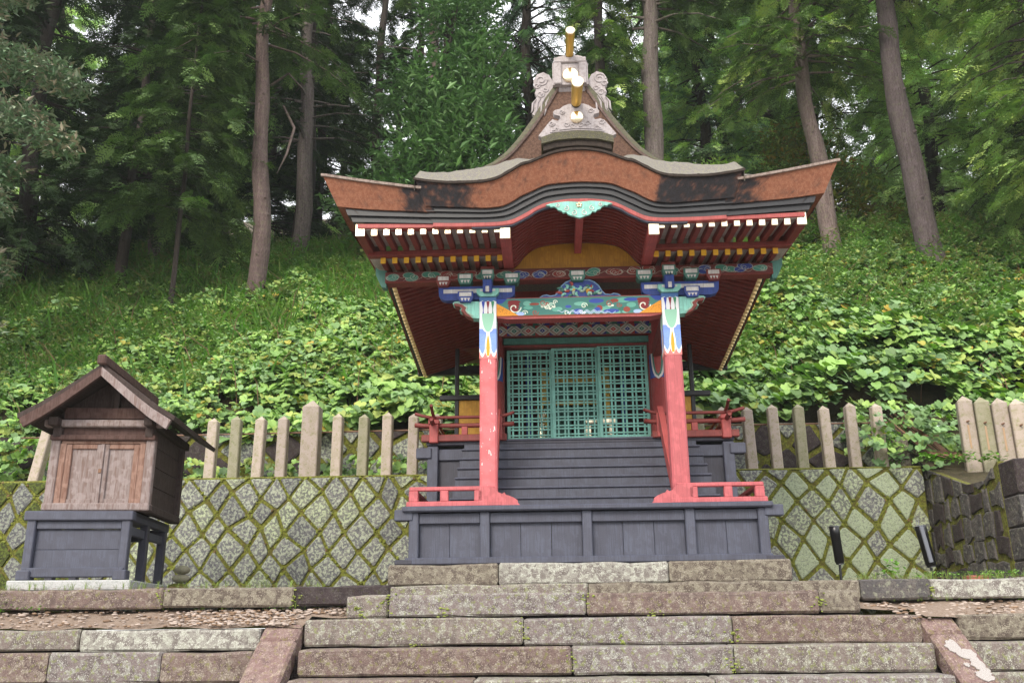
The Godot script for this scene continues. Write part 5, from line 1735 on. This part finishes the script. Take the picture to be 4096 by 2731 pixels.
func heart_leaf(st: SurfaceTool, xf: Transform3D) -> void:
	var m := [Vector3(0, 0, 0), Vector3(0, -.05, .35), Vector3(0, -.11, .7), Vector3(0, -.24, 1.05)]
	for s in [-1, 1]:
		var e := [Vector3(s * .24, .05, -.16), Vector3(s * .50, .07, .10), Vector3(s * .52, .02, .45), Vector3(s * .32, -.08, .80)]
		for q in [[m[0], e[0], e[1]], [m[0], e[1], m[1]], [e[1], e[2], m[1]], [m[1], e[2], m[2]], [e[2], e[3], m[2]], [m[2], e[3], m[3]]]:
			tri(st, xf * q[0], xf * q[1], xf * q[2])

func leaf_clump(n: int, sd: int, spread: float, tilt0: float, tilt1: float) -> Mesh:
	var r := RandomNumberGenerator.new()
	r.seed = sd
	var st := begin()
	for i in n:
		var bs := Basis(Vector3.UP, r.randf_range(-1.5, 1.5)) * Basis(Vector3.RIGHT, r.randf_range(tilt0, tilt1)) * Basis(Vector3.BACK, r.randf_range(-.4, .4))
		heart_leaf(st, Transform3D(bs.scaled(Vector3.ONE * r.randf_range(.7, 1.2)), Vector3(r.randf_range(-1, 1), r.randf_range(-.5, .5), r.randf_range(-1, 1)) * spread))
	return fin(st)

func oval_cluster(n: int, sd: int) -> Mesh:   # a twig end with narrow glossy leaves
	var r := RandomNumberGenerator.new()
	r.seed = sd
	var st := begin()
	for i in n:
		var bs := Basis(Vector3.UP, r.randf() * TAU) * Basis(Vector3.RIGHT, r.randf_range(-.7, .6)) * Basis(Vector3.BACK, r.randf_range(-.5, .5))
		var xf := Transform3D(bs.scaled(Vector3.ONE * r.randf_range(.35, .6)), Vector3(r.randf_range(-.5, .5), r.randf_range(-.35, .35), r.randf_range(-.5, .5)))
		var p := [Vector3(0, 0, 0), Vector3(-.17, .03, .45), Vector3(0, -.04, .5), Vector3(.17, .03, .45), Vector3(0, -.12, 1)]
		for q in [[0, 1, 2], [1, 4, 2], [0, 2, 3], [3, 2, 4]]:
			tri(st, xf * p[q[0]], xf * p[q[1]], xf * p[q[2]])
	return fin(st)

func spray_mesh(sd: int, n: int, droop: float, wide: float) -> Mesh:   # a flat conifer spray along +z
	var r := RandomNumberGenerator.new()
	r.seed = sd
	var st := begin()
	var at := func(t: float) -> Vector3: return Vector3(0, -droop * t * t, t)
	for i in n:
		var t := float(i) / n
		var p: Vector3 = at.call(t)
		var l := wide * (1.0 - .75 * t) * r.randf_range(.7, 1.15)
		for s in [-1, 1]:
			var a := r.randf_range(.7, 1.05)
			var d := Vector3(s * sin(a), r.randf_range(-.35, .05), cos(a))
			var e := p + d * l
			var w := Vector3(d.z, 0, -d.x) * .05
			tri(st, p - w * .5, p + w * .5, e)
			for k in 3:
				var q := p.lerp(e, .3 + .25 * k)
				var d2 := (d + Vector3(d.z, r.randf_range(-.3, .1), -d.x) * (1.0 if k % 2 else -1.0) * .9).normalized()
				var q2 := q + d2 * l * .38 * (1.0 - .2 * k)
				var w2 := Vector3(d2.z, 0, -d2.x) * .085
				tri(st, q - w2 * .6, q + w2 * .6, q2)
	quad(st, at.call(0.0) + Vector3(-.012, 0, 0), at.call(0.0) + Vector3(.012, 0, 0), at.call(.98) + Vector3(.006, 0, 0), at.call(.98) + Vector3(-.006, 0, 0))
	return fin(st)

func grass_clump(n: int, bend: float) -> Mesh:
	var r := RandomNumberGenerator.new()
	r.seed = n
	var st := begin()
	for i in n:
		var a := r.randf() * TAU
		var d := Vector3(cos(a), 0, sin(a))
		var o := d * r.randf() * .15
		var w := Vector3(-d.z, 0, d.x) * .022
		var h := r.randf_range(.6, 1.1)
		var b := bend * r.randf_range(.5, 1.5)
		var p1 := o + Vector3(0, h * .55, 0) + d * b * .25
		var p2 := o + Vector3(0, h * .85, 0) + d * b * .75
		var p3 := o + Vector3(0, h * .8, 0) + d * b * 1.2
		quad(st, o - w, o + w, p1 + w, p1 - w); quad(st, p1 - w, p1 + w, p2 + w * .7, p2 - w * .7); tri(st, p2 - w * .7, p2 + w * .7, p3)
	return fin(st)

var hn := FastNoiseLite.new()
func ht(x: float, z: float) -> float:
	var d := -4.45 - z
	return 2.68 + .72 * clampf(d, 0.0, 7.5) + .5 * maxf(0.0, d - 7.5) + hn.get_noise_2d(x, z) * .35 * clampf(d, 0.0, 1.0)

func pick(cols: Array, v: float) -> Color:
	var c: Color = cols[rng.randi() % cols.size()]
	var g := rng.randf_range(1.0 - v, 1.0 + v)
	return Color(c.r * g, c.g * g, c.b * g)

func hillside() -> void:
	hn.seed = 8
	hn.frequency = .25
	grid("hillside", -40, 40, -60, -4.45, 100, 80, ht, M.soil)
	var patch := FastNoiseLite.new()
	patch.seed = 21
	patch.frequency = .22
	var bright := [Color(.275, .444, .109), Color(.210, .361, .099), Color(.320, .496, .127), Color(.226, .363, .150), Color(.163, .281, .089), Color(.377, .458, .115)]
	var dark := [Color(.174, .305, .109), Color(.209, .349, .150), Color(.139, .248, .078), Color(.258, .408, .119), Color(.306, .450, .112), Color(.221, .337, .159)]
	var yellow := [Color(.396, .363, .066), Color(.462, .330, .055), Color(.330, .374, .088)]
	var big := leaf_clump(4, 1, 1.0, -.1, .95)
	var big2 := leaf_clump(4, 2, 1.0, -.3, .7)
	for side in 2:
		var xa := [[], []]; var ca := [[], []]
		var n := 36000 if side == 0 else 36000
		for i in n:
			var x := rng.randf_range(-11.5, 0.0) if side == 0 else rng.randf_range(0.0, 13.5)
			var d := rng.randf() * (8.6 if side == 0 else 9.5)
			var pn := patch.get_noise_2d(x, d)
			var mound := .45 + .55 * patch.get_noise_2d(x * 1.8, d * 1.8) + .2 * patch.get_noise_2d(x * 4.0, d * 4.0)
			if side == 0:
				var keep := smoothstep(7.4, 3.2, d - (x + 5.0) * .22 + pn * 2.2)
				if x < -7.0: keep *= .75 + .5 * pn
				if d < 8.4: keep = maxf(keep, .38 + .25 * pn)
				if rng.randf() > keep: continue
			else:
				mound = .75 + 1.0 * patch.get_noise_2d(x * 1.7, d * 1.7) + .3 * patch.get_noise_2d(x * 4.0, d * 4.0) + .25 * pn
				if x < 5.4 and x > 3.9 and d < .4 and rng.randf() < .45: continue
			mound = maxf(mound, .1)
			var z := -4.45 - d
			if side == 1: mound *= lerpf(1.0, .55, smoothstep(3.5, 6.5, d))
			var up := mound * (1.0 - .5 * pow(rng.randf(), 1.6))
			if d < .5:
				up -= rng.randf() * .22
				z += rng.randf() * .35
			var s := rng.randf_range(.075, .14) * (1.08 if d < 4.0 else .8) * (.66 if x < -5.0 else 1.0)
			var k := rng.randi() % 2
			xa[k].append(Transform3D(Basis(Vector3.UP, rng.randf_range(-.9, .9)) * Basis(Vector3.RIGHT, rng.randf_range(-.1, .5)) * Basis.from_scale(Vector3.ONE * s), Vector3(x, ht(x, z) + up + .04, z)))
			var yel := rng.randf() < (.04 if side == 0 else .06 + .10 * pn)
			ca[k].append(pick(yellow if yel else (bright if side == 0 else dark if pn + rng.randf_range(-.3, .3) < .0 else bright), .22))
		for k in 2:
			stuff(self, "climbing_leaves", big if k == 0 else big2, M.leaf, xa[k], ca[k])
	# undergrowth of narrow grass and bamboo grass on the upper bank
	var xs := []; var cs := []
	var g := grass_clump(9, .55)
	for i in 15000:
		var x := rng.randf_range(-19.0, 3.0)
		var d := rng.randf_range(.8, 17.0)
		if d < 6.0 and rng.randf() < smoothstep(4.5, 1.0, d + (x + 4.0) * -.1) * .8: continue
		if d > 8.0 and rng.randf() < .45: continue
		var z := -4.45 - d
		xs.append(Transform3D(Basis(Vector3.UP, rng.randf() * TAU) * Basis(Vector3.RIGHT, rng.randf_range(.0, .35)) * Basis.from_scale(Vector3(1.5, 1, 1.5) * rng.randf_range(.28, .62)), Vector3(x, ht(x, z) - .03, z)))
		cs.append(pick([Color(.17, .34, .08), Color(.20, .38, .09), Color(.26, .40, .11), Color(.13, .28, .08), Color(.28, .34, .13)], .3))
	stuff(self, "bank_grass", g, M.leaf, xs, cs)
	xs = []; cs = []
	var sl := oval_cluster(9, 5)
	for i in 11000:
		var x := rng.randf_range(-15.0, -1.0) if rng.randf() < .68 else rng.randf_range(2.0, 14.0)
		var d := rng.randf_range(.6, 12.0)
		if x > 0: d = rng.randf_range(1.0, 13.0)
		elif x > -5.5 and d < 5.0 and rng.randf() < .75: continue
		var z := -4.45 - d
		xs.append(Transform3D(Basis(Vector3.UP, rng.randf() * TAU) * Basis.from_scale(Vector3.ONE * rng.randf_range(.16, .34)), Vector3(x, ht(x, z) + rng.randf_range(.0, .5) + .35 * patch.get_noise_2d(x * 2.0, z * 2.0) + (.75 if x > 0.0 and d < 9.0 else .25), z)))
		cs.append(pick([Color(.17, .31, .08), Color(.26, .33, .13), Color(.13, .25, .07), Color(.28, .28, .12), Color(.22, .36, .10)], .25))
	stuff(self, "undergrowth", sl, M.leaf, xs, cs)
	# plants on the ledge behind the posts and on the side bank
	xs = []; cs = []
	for i in 1300:
		var right := rng.randf() < .38
		var x := rng.randf_range(-9.0, -1.7) if not right else rng.randf_range(3.7, 6.6)
		var z := rng.randf_range(-4.2, -3.7)
		var y := 1.95 + rng.randf() * (.35 if x > -6 else .75)
		if right:
			z = rng.randf_range(-4.4, -3.1)
			y = 1.9 + maxf(0, -3.3 - z) * .5 + rng.randf() * .75
		elif x > -5.5 and rng.randf() < .55: continue
		xs.append(Transform3D(Basis(Vector3.UP, rng.randf_range(-1.2, 1.2)) * Basis(Vector3.RIGHT, rng.randf_range(-.1, .6)) * Basis.from_scale(Vector3.ONE * rng.randf_range(.05, .10)), Vector3(x, y, z)))
		cs.append(pick(dark if right else bright, .3))
	stuff(self, "ledge_plants", big, M.leaf, xs, cs)
	var ss := begin()
	for i in 260:
		var x := rng.randf_range(-9.5, 12.0)
		var d := rng.randf_range(.0, 6.0)
		var z := -4.4 - d
		var y := ht(x, z) + rng.randf_range(.1, .5)
		var l := rng.randf_range(.4, 1.0)
		var a := rng.randf_range(-.7, .7)
		tube(ss, [Vector3(x, y - .3, z), Vector3(x + a * l * .4, y + l * .35, z + .12), Vector3(x + a * l, y + l * .6, z + .25)], [.008, .006, .003], 4, false)
	part(self, "dry_stems", fin(ss), M.rust).set_meta("kind", "stuff")
	# vines hanging over the side bank
	var st := begin(true)
	for i in 16:
		var x := 4.35 + rng.randf() * .3
		tube(st, [Vector3(x, 2.62 + rng.randf() * .2, -4.1), Vector3(x + .12, 2.38, -3.75 + rng.randf() * .1), Vector3(x + .22, 2.12, -3.4), Vector3(x + .3 + rng.randf() * .25, 1.98, -3.05)], [.008, .010, .009, .005], 5)
	var v := part(self, "dry_vines", fin(st), M.rust)
	v.set_meta("kind", "stuff")

# ---------------------------------------------------------------- trees
var sprays := []
var clusters := []

func trunk(t: Node3D, base: Vector3, h: float, r: float, lean: Vector2, m: Material, wob := .07) -> Array:
	var st := begin(true)
	var line := []; var rad := []
	var n := 26
	for i in n + 1:
		var f := float(i) / n
		var p := base + Vector3(lean.x * f * h, f * h - .3 * (1.0 - f), lean.y * f * h)
		p += Vector3(sin(f * 11.0 + base.x) + .5 * sin(f * 29.0 + base.z), 0, cos(f * 7.0 + base.z)) * wob * minf(1.0, r / .2) * (0.0 if i == 0 else 1.0)
		line.append(p)
		rad.append(r * (1.0 - .72 * f) * (1.28 if i == 0 else 1.04 if i == 1 else 1.0))
	tube(st, line, rad, 14, true, .055)
	# knots
	for k in 9:
		var f := rng.randf_range(.08, .6)
		var i := int(f * n)
		var a := rng.randf_range(.2, 2.9)
		var p: Vector3 = line[i].lerp(line[i + 1], f * n - i)
		var d := Vector3(cos(a), .15, sin(a))
		tube(st, [p + d * rad[i] * .8, p + d * rad[i] * 1.18], [r * .17, r * .10], 6)
	part(t, "trunk", fin(st), m)
	return line

func along(line: Array, f: float) -> Vector3:
	var q := clampf(f, 0, .999) * (line.size() - 1)
	var i := int(q)
	return line[i].lerp(line[i + 1], q - i)

# crown of a conifer: whorls of drooping limbs set with flat sprays
func conifer(label: String, x: float, z: float, h: float, r: float, lean: Vector2, c0: float, R: float, ns: int, cols: Array, m: Material, grp := "", size := 1.0, droop := .35, called := "conifer_tree", front := 0.0, low := 0.0) -> void:
	var base := Vector3(x, ht(x, z), z)
	var t := thing(called, label, "tree", base, grp)
	var line := trunk(t, base, h, r, lean, m)
	var st := begin(true)
	var xs := [[], []]; var cs := [[], []]
	var nb := int(ns / 16.0 * 1.25)
	for b in nb:
		var f := lerpf(c0 / h, .99, pow(rng.randf(), 1.15))
		var o := along(line, f)
		var a := rng.randf() * TAU
		var taper := sqrt(maxf(.05, (1.0 - f) / (1.0 - c0 / h + .001)))
		taper = lerpf(1.0, taper, .75)
		var l := R * taper * rng.randf_range(.55, 1.1)
		var d := Vector3(cos(a), 0, sin(a))
		if front > 0.0 and rng.randf() < front: d = Vector3(cos(a), 0, abs(sin(a)))
		var up := rng.randf_range(-.05, .25)
		var at := func(q: float) -> Vector3: return o + d * l * q + Vector3(0, l * (up * q - droop * q * q) - low * q * q, 0)
		tube(st, [o, at.call(.35), at.call(.7), at.call(1.0)], [r * .16, r * .11, r * .06, .008], 5, false)
		for k in 26:
			var q := .2 + .82 * pow((k + rng.randf()) / 26.0, .75)
			var p: Vector3 = at.call(q)
			var dd: Vector3 = (at.call(q + .1) - at.call(q - .1)).normalized()
			var yaw := atan2(dd.x, dd.z) + rng.randf_range(-1.2, 1.2)
			var bs := Basis(Vector3.UP, yaw) * Basis(Vector3.RIGHT, rng.randf_range(.0, .75)) * Basis(Vector3.BACK, rng.randf_range(-.6, .6))
			var s := size * rng.randf_range(.22, .46)
			var w := rng.randi() % 2
			xs[w].append(Transform3D(bs.scaled(Vector3.ONE * s), p + Vector3(rng.randf_range(-.12, .12), rng.randf_range(-.15, .08), rng.randf_range(-.12, .12))))
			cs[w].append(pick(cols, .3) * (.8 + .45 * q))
	part(t, "limbs", fin(st), m).set_meta("kind", "stuff")
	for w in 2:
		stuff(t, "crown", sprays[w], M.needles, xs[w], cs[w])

# crown of a broad-leaved tree: rounded masses of twig ends on forking limbs
func broadleaf(label: String, x: float, z: float, h: float, r: float, lean: Vector2, masses: Array, ns: int, cols: Array, m: Material, lm: Material, size := .4, called := "broadleaf_tree", grp := "") -> void:
	var base := Vector3(x, ht(x, z), z)
	var t := thing(called, label, "tree", base, grp)
	var line := trunk(t, base, h, r, lean, m, .1)
	var st := begin(true)
	var xs := [[], []]; var cs := [[], []]
	var vol := 0.0
	for e in masses: vol += e[1].x * e[1].y
	for e in masses:
		var c: Vector3 = e[0]; var rr: Vector3 = e[1]
		var o := along(line, clampf((c.y - rr.y - base.y) / h, .15, .95))
		for k in 5:
			var p := c + Vector3(rng.randf_range(-.8, .8) * rr.x, rng.randf_range(-.6, .8) * rr.y, rng.randf_range(-.8, .8) * rr.z)
			tube(st, [o, o.lerp(p, .5) + Vector3(0, -.15, 0), p], [r * .28, r * .14, .01], 6, false)
		for i in int(ns * rr.x * rr.y / vol):
			var dir := Vector3(rng.randfn(), rng.randfn(), rng.randfn()).normalized()
			var q := c + dir * rr * pow(rng.randf(), .45) * rng.randf_range(.8, 1.12)
			var w := rng.randi() % 2
			xs[w].append(Transform3D(Basis(Vector3.UP, rng.randf() * TAU) * Basis(Vector3.RIGHT, rng.randf_range(-.5, .6)) * Basis.from_scale(Vector3.ONE * size * rng.randf_range(.7, 1.3)), q))
			cs[w].append(pick(cols, .3))
	part(t, "limbs", fin(st), m).set_meta("kind", "stuff")
	for w in 2:
		stuff(t, "crown", clusters[w], lm, xs[w], cs[w])

func forest() -> void:
	sprays = [spray_mesh(1, 7, .25, .6), spray_mesh(2, 6, .5, .55)]
	clusters = [oval_cluster(11, 3), oval_cluster(9, 4)]
	var hin := [Color(.086, .140, .045), Color(.114, .189, .060), Color(.149, .226, .071), Color(.068, .113, .041)]
	var dk := [Color(.032, .059, .024), Color(.044, .076, .030), Color(.056, .091, .034)]
	var blu := [Color(.210, .347, .213), Color(.161, .269, .169), Color(.278, .409, .245)]
	var lite := [Color(.428, .627, .246), Color(.542, .728, .302), Color(.381, .529, .246), Color(.616, .796, .290)]
	var brt := [Color(.203, .324, .094), Color(.263, .390, .110), Color(.157, .244, .077), Color(.333, .426, .118)]
	# trunks that stand out
	conifer("bare pinkish leaning trunk rising from the left bank, foliage only high up", -6.33, -9.0, 15.0, .205, Vector2(-.024, 0), 6.0, 2.3, 1000, hin, variant("trunk_mid", "trunk", Color(.92, .86, .86), Vector3(.1, .4, .7)), "", 1.0, .45)
	conifer("reddish-brown straight trunk deeper in the wood, right of the pinkish leaning trunk", -6.86, -14.0, 16.0, .24, Vector2(-.02, 0), 3.9, 2.6, 1000, dk, M.trunk)
	conifer("slim pale mottled trunk in the dark wood at left", -10.4, -13.0, 13.0, .17, Vector2(-.02, 0), 3.4, 2.6, 1500, hin, M.trunk_pale, "", 1.1, .5)
	conifer("thick grey trunk rising directly behind the right side of the bark roof", 2.55, -12.0, 16.0, .29, Vector2(-.005, 0), 6.8, 2.4, 1300, hin, M.trunk, "", 1.0, .5)
	conifer("grey-brown trunk behind the right roof tip with a dark overhanging crown", 6.36, -11.5, 13.5, .235, Vector2(-.02, 0), 5.3, 2.9, 1900, hin + brt, M.trunk_pale, "", 1.0, .4)
	conifer("tall dark knotted trunk at right, leaning slightly left, bare to the frame's top", 8.0, -10.0, 17.0, .28, Vector2(-.035, 0), 7.4, 2.8, 1500, brt, M.trunk_grey)
	conifer("broad black trunk at the upper left of the frame, deep in shade", -7.46, -16.0, 18.0, .27, Vector2(0, 0), 6.0, 3.0, 650, dk, M.trunk_dark)
	conifer("thin black trunk standing left of the glossy broad-leaved tree", -5.07, -15.0, 16.0, .16, Vector2(0, 0), 6.0, 2.2, 420, dk, M.trunk_dark)
	conifer("pale grey trunk behind the glossy broad-leaved tree, top centre left", -3.39, -15.0, 17.0, .22, Vector2(-.02, 0), 6.5, 2.4, 420, hin, M.trunk_pale)
	conifer("thin dark conifer between the black trunks at the upper left of the roof", -4.3, -17.5, 16.0, .14, Vector2(0, 0), 1.5, 1.9, 900, hin, M.trunk_dark)
	# foliage masses
	conifer("low drooping green conifer left of the pinkish leaning trunk", -7.95, -8.7, 11.0, .06, Vector2(0, 0), 2.9, 1.6, 1500, hin, M.trunk_dark, "", 1.0, .5)
	conifer("dark drooping conifer between the left foliage and the mottled trunk", -9.9, -10.4, 12.0, .14, Vector2(0, 0), 2.6, 2.2, 1500, dk, M.trunk_dark, "", 1.0, .5)
	broadleaf("glossy broad-leaved evergreen tree rising left of the bark roof", -2.7, -12.0, 8.5, .16, Vector2(0, 0), [[Vector3(-3.3, 10.6, -11.6), Vector3(1.5, 1.2, 1.2)], [Vector3(-2.1, 11.6, -11.6), Vector3(1.3, 1.4, 1.2)], [Vector3(-3.4, 12.9, -12), Vector3(1.3, 1.3, 1.2)], [Vector3(-1.9, 13.6, -12), Vector3(1.2, 1.3, 1.1)], [Vector3(-2.4, 15.4, -12), Vector3(1.2, 1.2, 1.1)], [Vector3(-4.4, 9.7, -11.5), Vector3(1.1, .9, 1)], [Vector3(-1.3, 10.3, -11.5), Vector3(1, .9, 1)]], 1900, [Color(.11, .22, .07), Color(.14, .27, .08), Color(.09, .19, .06), Color(.17, .29, .11)], M.trunk_dark, M.glossy_leaf, .46)
	conifer("dark bluish conifer directly behind the upper ridge ornament", -.65, -14.0, 15.0, .22, Vector2(0, 0), 2.5, 2.7, 2700, dk + blu, M.trunk_dark, "", 1.0, .5)
	conifer("bright drooping conifer just right of the roof's peak", 1.15, -11.4, 12.5, .18, Vector2(0, 0), 2.8, 1.2, 1100, hin + brt, M.trunk_dark, "", .9, .6)
	conifer("feathery grey-green conifer behind the right slope of the roof", 4.5, -16.0, 12.0, .2, Vector2(0, 0), 1.0, 2.6, 2200, blu + lite, M.trunk_dark, "", 1.2, .35)
	conifer("pale green conifer between the grey trunk and the right roof tip", 5.6, -18.5, 14.0, .2, Vector2(0, 0), 1.5, 2.6, 1800, lite, M.trunk_dark, "", 1.2, .35)
	conifer("yellowish-green conifer between the two bare trunks on the right", 8.2, -17.0, 13.0, .2, Vector2(0, 0), 2.0, 2.6, 1800, lite + brt, M.trunk_dark, "", 1.2, .4)
	conifer("bright hanging conifer filling the upper right corner", 10.1, -8.4, 12.5, .22, Vector2(0, 0), 3.2, 2.2, 2200, brt, M.trunk_dark, "", 1.0, .5)
	conifer("dark conifer at the right edge behind the bright hanging one", 11.8, -12.0, 14.0, .25, Vector2(0, 0), 1.2, 2.6, 1800, hin, M.trunk_dark, "", 1.1, .5)
	broadleaf("yellow-green small tree just behind the right roof tip", 6.9, -14.2, 2.9, .07, Vector2(0, 0), [[Vector3(7.7, 11.0, -14.0), Vector3(1.1, 1.1, .8)], [Vector3(6.7, 12.3, -14.2), Vector3(1.2, 1.0, .7)], [Vector3(8.6, 9.9, -14.0), Vector3(.9, 1.0, .7)]], 620, [Color(.16, .22, .05), Color(.22, .24, .05), Color(.30, .20, .05), Color(.12, .20, .05)], M.trunk_dark, M.leaf, .36)
	broadleaf("small green bush on the bank behind the right roof slope", 3.6, -12.0, 2.6, .06, Vector2(0, 0), [[Vector3(3.7, 10.0, -11.9), Vector3(1.0, .8, .8)]], 420, brt, M.trunk_dark, M.leaf, .34)
	conifer("pale green conifer filling the gap right of the dark knotted trunk", 10.6, -15.0, 13.0, .2, Vector2(0, 0), .8, 2.5, 1900, lite, M.trunk_dark, "", 1.2, .4)
	conifer("mid-green conifer at the right edge, behind the bright hanging one", 13.6, -16.5, 14.0, .2, Vector2(0, 0), .8, 2.7, 1700, brt, M.trunk_dark, "", 1.2, .4)
	# pale glossy foliage reaching in at the left
	limb_tree()
	# the wood behind
	var far := "conifers of the wood far behind the shrine"
	var fl := "dark conifer of the dense wood in the far background"
	var lx := -24.0
	var i := 0
	while lx < 22.0:
		var zz := -21.0 - 5.0 * (i % 3) + rng.randf_range(-1, 1)
		conifer(fl, lx, zz, rng.randf_range(10.0, 14.0) if lx < -7.0 else rng.randf_range(6.0, 9.5) if lx < 5.0 else rng.randf_range(10.0, 14.0), .22, Vector2(0, 0), .8 + 1.2 * (i % 2), 3.0 if lx < -7.0 else 2.4, 1100 if lx < -7 else 260 if lx < 1.0 else 700, [dk, hin, blu, lite][(i + (0 if lx < 0 else 2)) % 4], M.trunk_dark, far, 1.4, .35, "distant_conifer")
		lx += 1.75
		i += 1
	for e in [[-12.5, -10.5], [-14.0, -8.0], [-11.8, -16.0], [-15.0, -13.0], [-13.5, -18.0], [-9.4, -18.5]]:
		conifer("dark conifer of the shaded wood at the left", e[0], e[1], 13.5, .24, Vector2(0, 0), 1.0, 2.7, 1500, dk, M.trunk_dark, "shaded conifers at the left", 1.2, .45, "shaded_conifer")
	# dead branches
	var st := begin(true)
	tube(st, [Vector3(-6.3, 11.6, -9.9), Vector3(-5.95, 10.9, -9.7), Vector3(-6.05, 10.2, -9.6), Vector3(-6.25, 9.7, -9.6)], [.03, .035, .03, .01], 6)
	tube(st, [Vector3(-6.7, 12.2, -10.0), Vector3(-6.2, 12.4, -9.8), Vector3(-5.8, 11.9, -9.7)], [.04, .025, .01], 6)
	tube(st, [Vector3(-6.7, 11.7, -10.0), Vector3(-7.5, 11.6, -9.6), Vector3(-8.6, 11.7, -9.3)], [.04, .025, .01], 6)
	tag(part(self, "dead_branch", fin(st), M.trunk_pale), "bare pale dead branch hanging beside the pinkish leaning trunk", "branch")

func limb_tree() -> void:
	var base := Vector3(-11.6, ht(-11.6, -6.0), -6.0)
	var t := thing("evergreen_tree", "pale glossy evergreen foliage reaching in from the left edge", "tree", base)
	var line := trunk(t, base, 8.5, .2, Vector2(.0, .05), M.trunk_dark, .1)
	var st := begin(true)
	var xs := [[], []]; var cs := [[], []]
	var cols := [Color(.13, .22, .11), Color(.17, .25, .14), Color(.09, .17, .08), Color(.22, .26, .17), Color(.28, .24, .17)]
	for L in [[[-11.4, 10.3], [-9.9, 10.2], [-8.45, 9.1], .55, 300], [[-11.4, 9.2], [-9.9, 9.15], [-8.4, 7.85], .55, 330], [[-11.4, 7.2], [-10.1, 7.5], [-9.15, 6.6], .6, 260], [[-11.4, 6.0], [-10.0, 6.4], [-9.25, 5.6], .6, 260], [[-11.4, 8.2], [-10.4, 8.2], [-9.6, 7.6], .6, 240], [[-11.4, 5.0], [-10.2, 5.3], [-9.3, 4.7], .6, 200], [[-11.4, 10.9], [-10.4, 11.4], [-9.3, 10.8], .6, 240]]:
		var z := rng.randf_range(-5.4, -4.6)
		var a := Vector3(L[0][0], L[0][1], -5.8); var b := Vector3(L[1][0], L[1][1], z); var c := Vector3(L[2][0], L[2][1], z + .2)
		var at := func(q: float) -> Vector3: return a.lerp(b, q).lerp(b.lerp(c, q), q)
		tube(st, [along(line, (L[0][1] - base.y - .6) / 8.5), at.call(.3), at.call(.6), at.call(1.0)], [.06, .045, .03, .01], 6, false)
		for i in L[4]:
			var q := pow(rng.randf(), .7)
			var w := L[3] * (1.15 - .8 * q) as float
			var p: Vector3 = at.call(q) + Vector3(rng.randf_range(-1, 1) * w, rng.randf_range(-.8, .45) * w, rng.randf_range(-1, 1) * w)
			var k := rng.randi() % 2
			xs[k].append(Transform3D(Basis(Vector3.UP, rng.randf() * TAU) * Basis(Vector3.RIGHT, rng.randf_range(-.3, .7)) * Basis.from_scale(Vector3.ONE * rng.randf_range(.22, .36)), p))
			cs[k].append(pick(cols, .3))
	part(t, "limbs", fin(st), M.trunk_dark).set_meta("kind", "stuff")
	for k in 2:
		stuff(t, "crown", clusters[k], M.glossy_leaf, xs[k], cs[k])
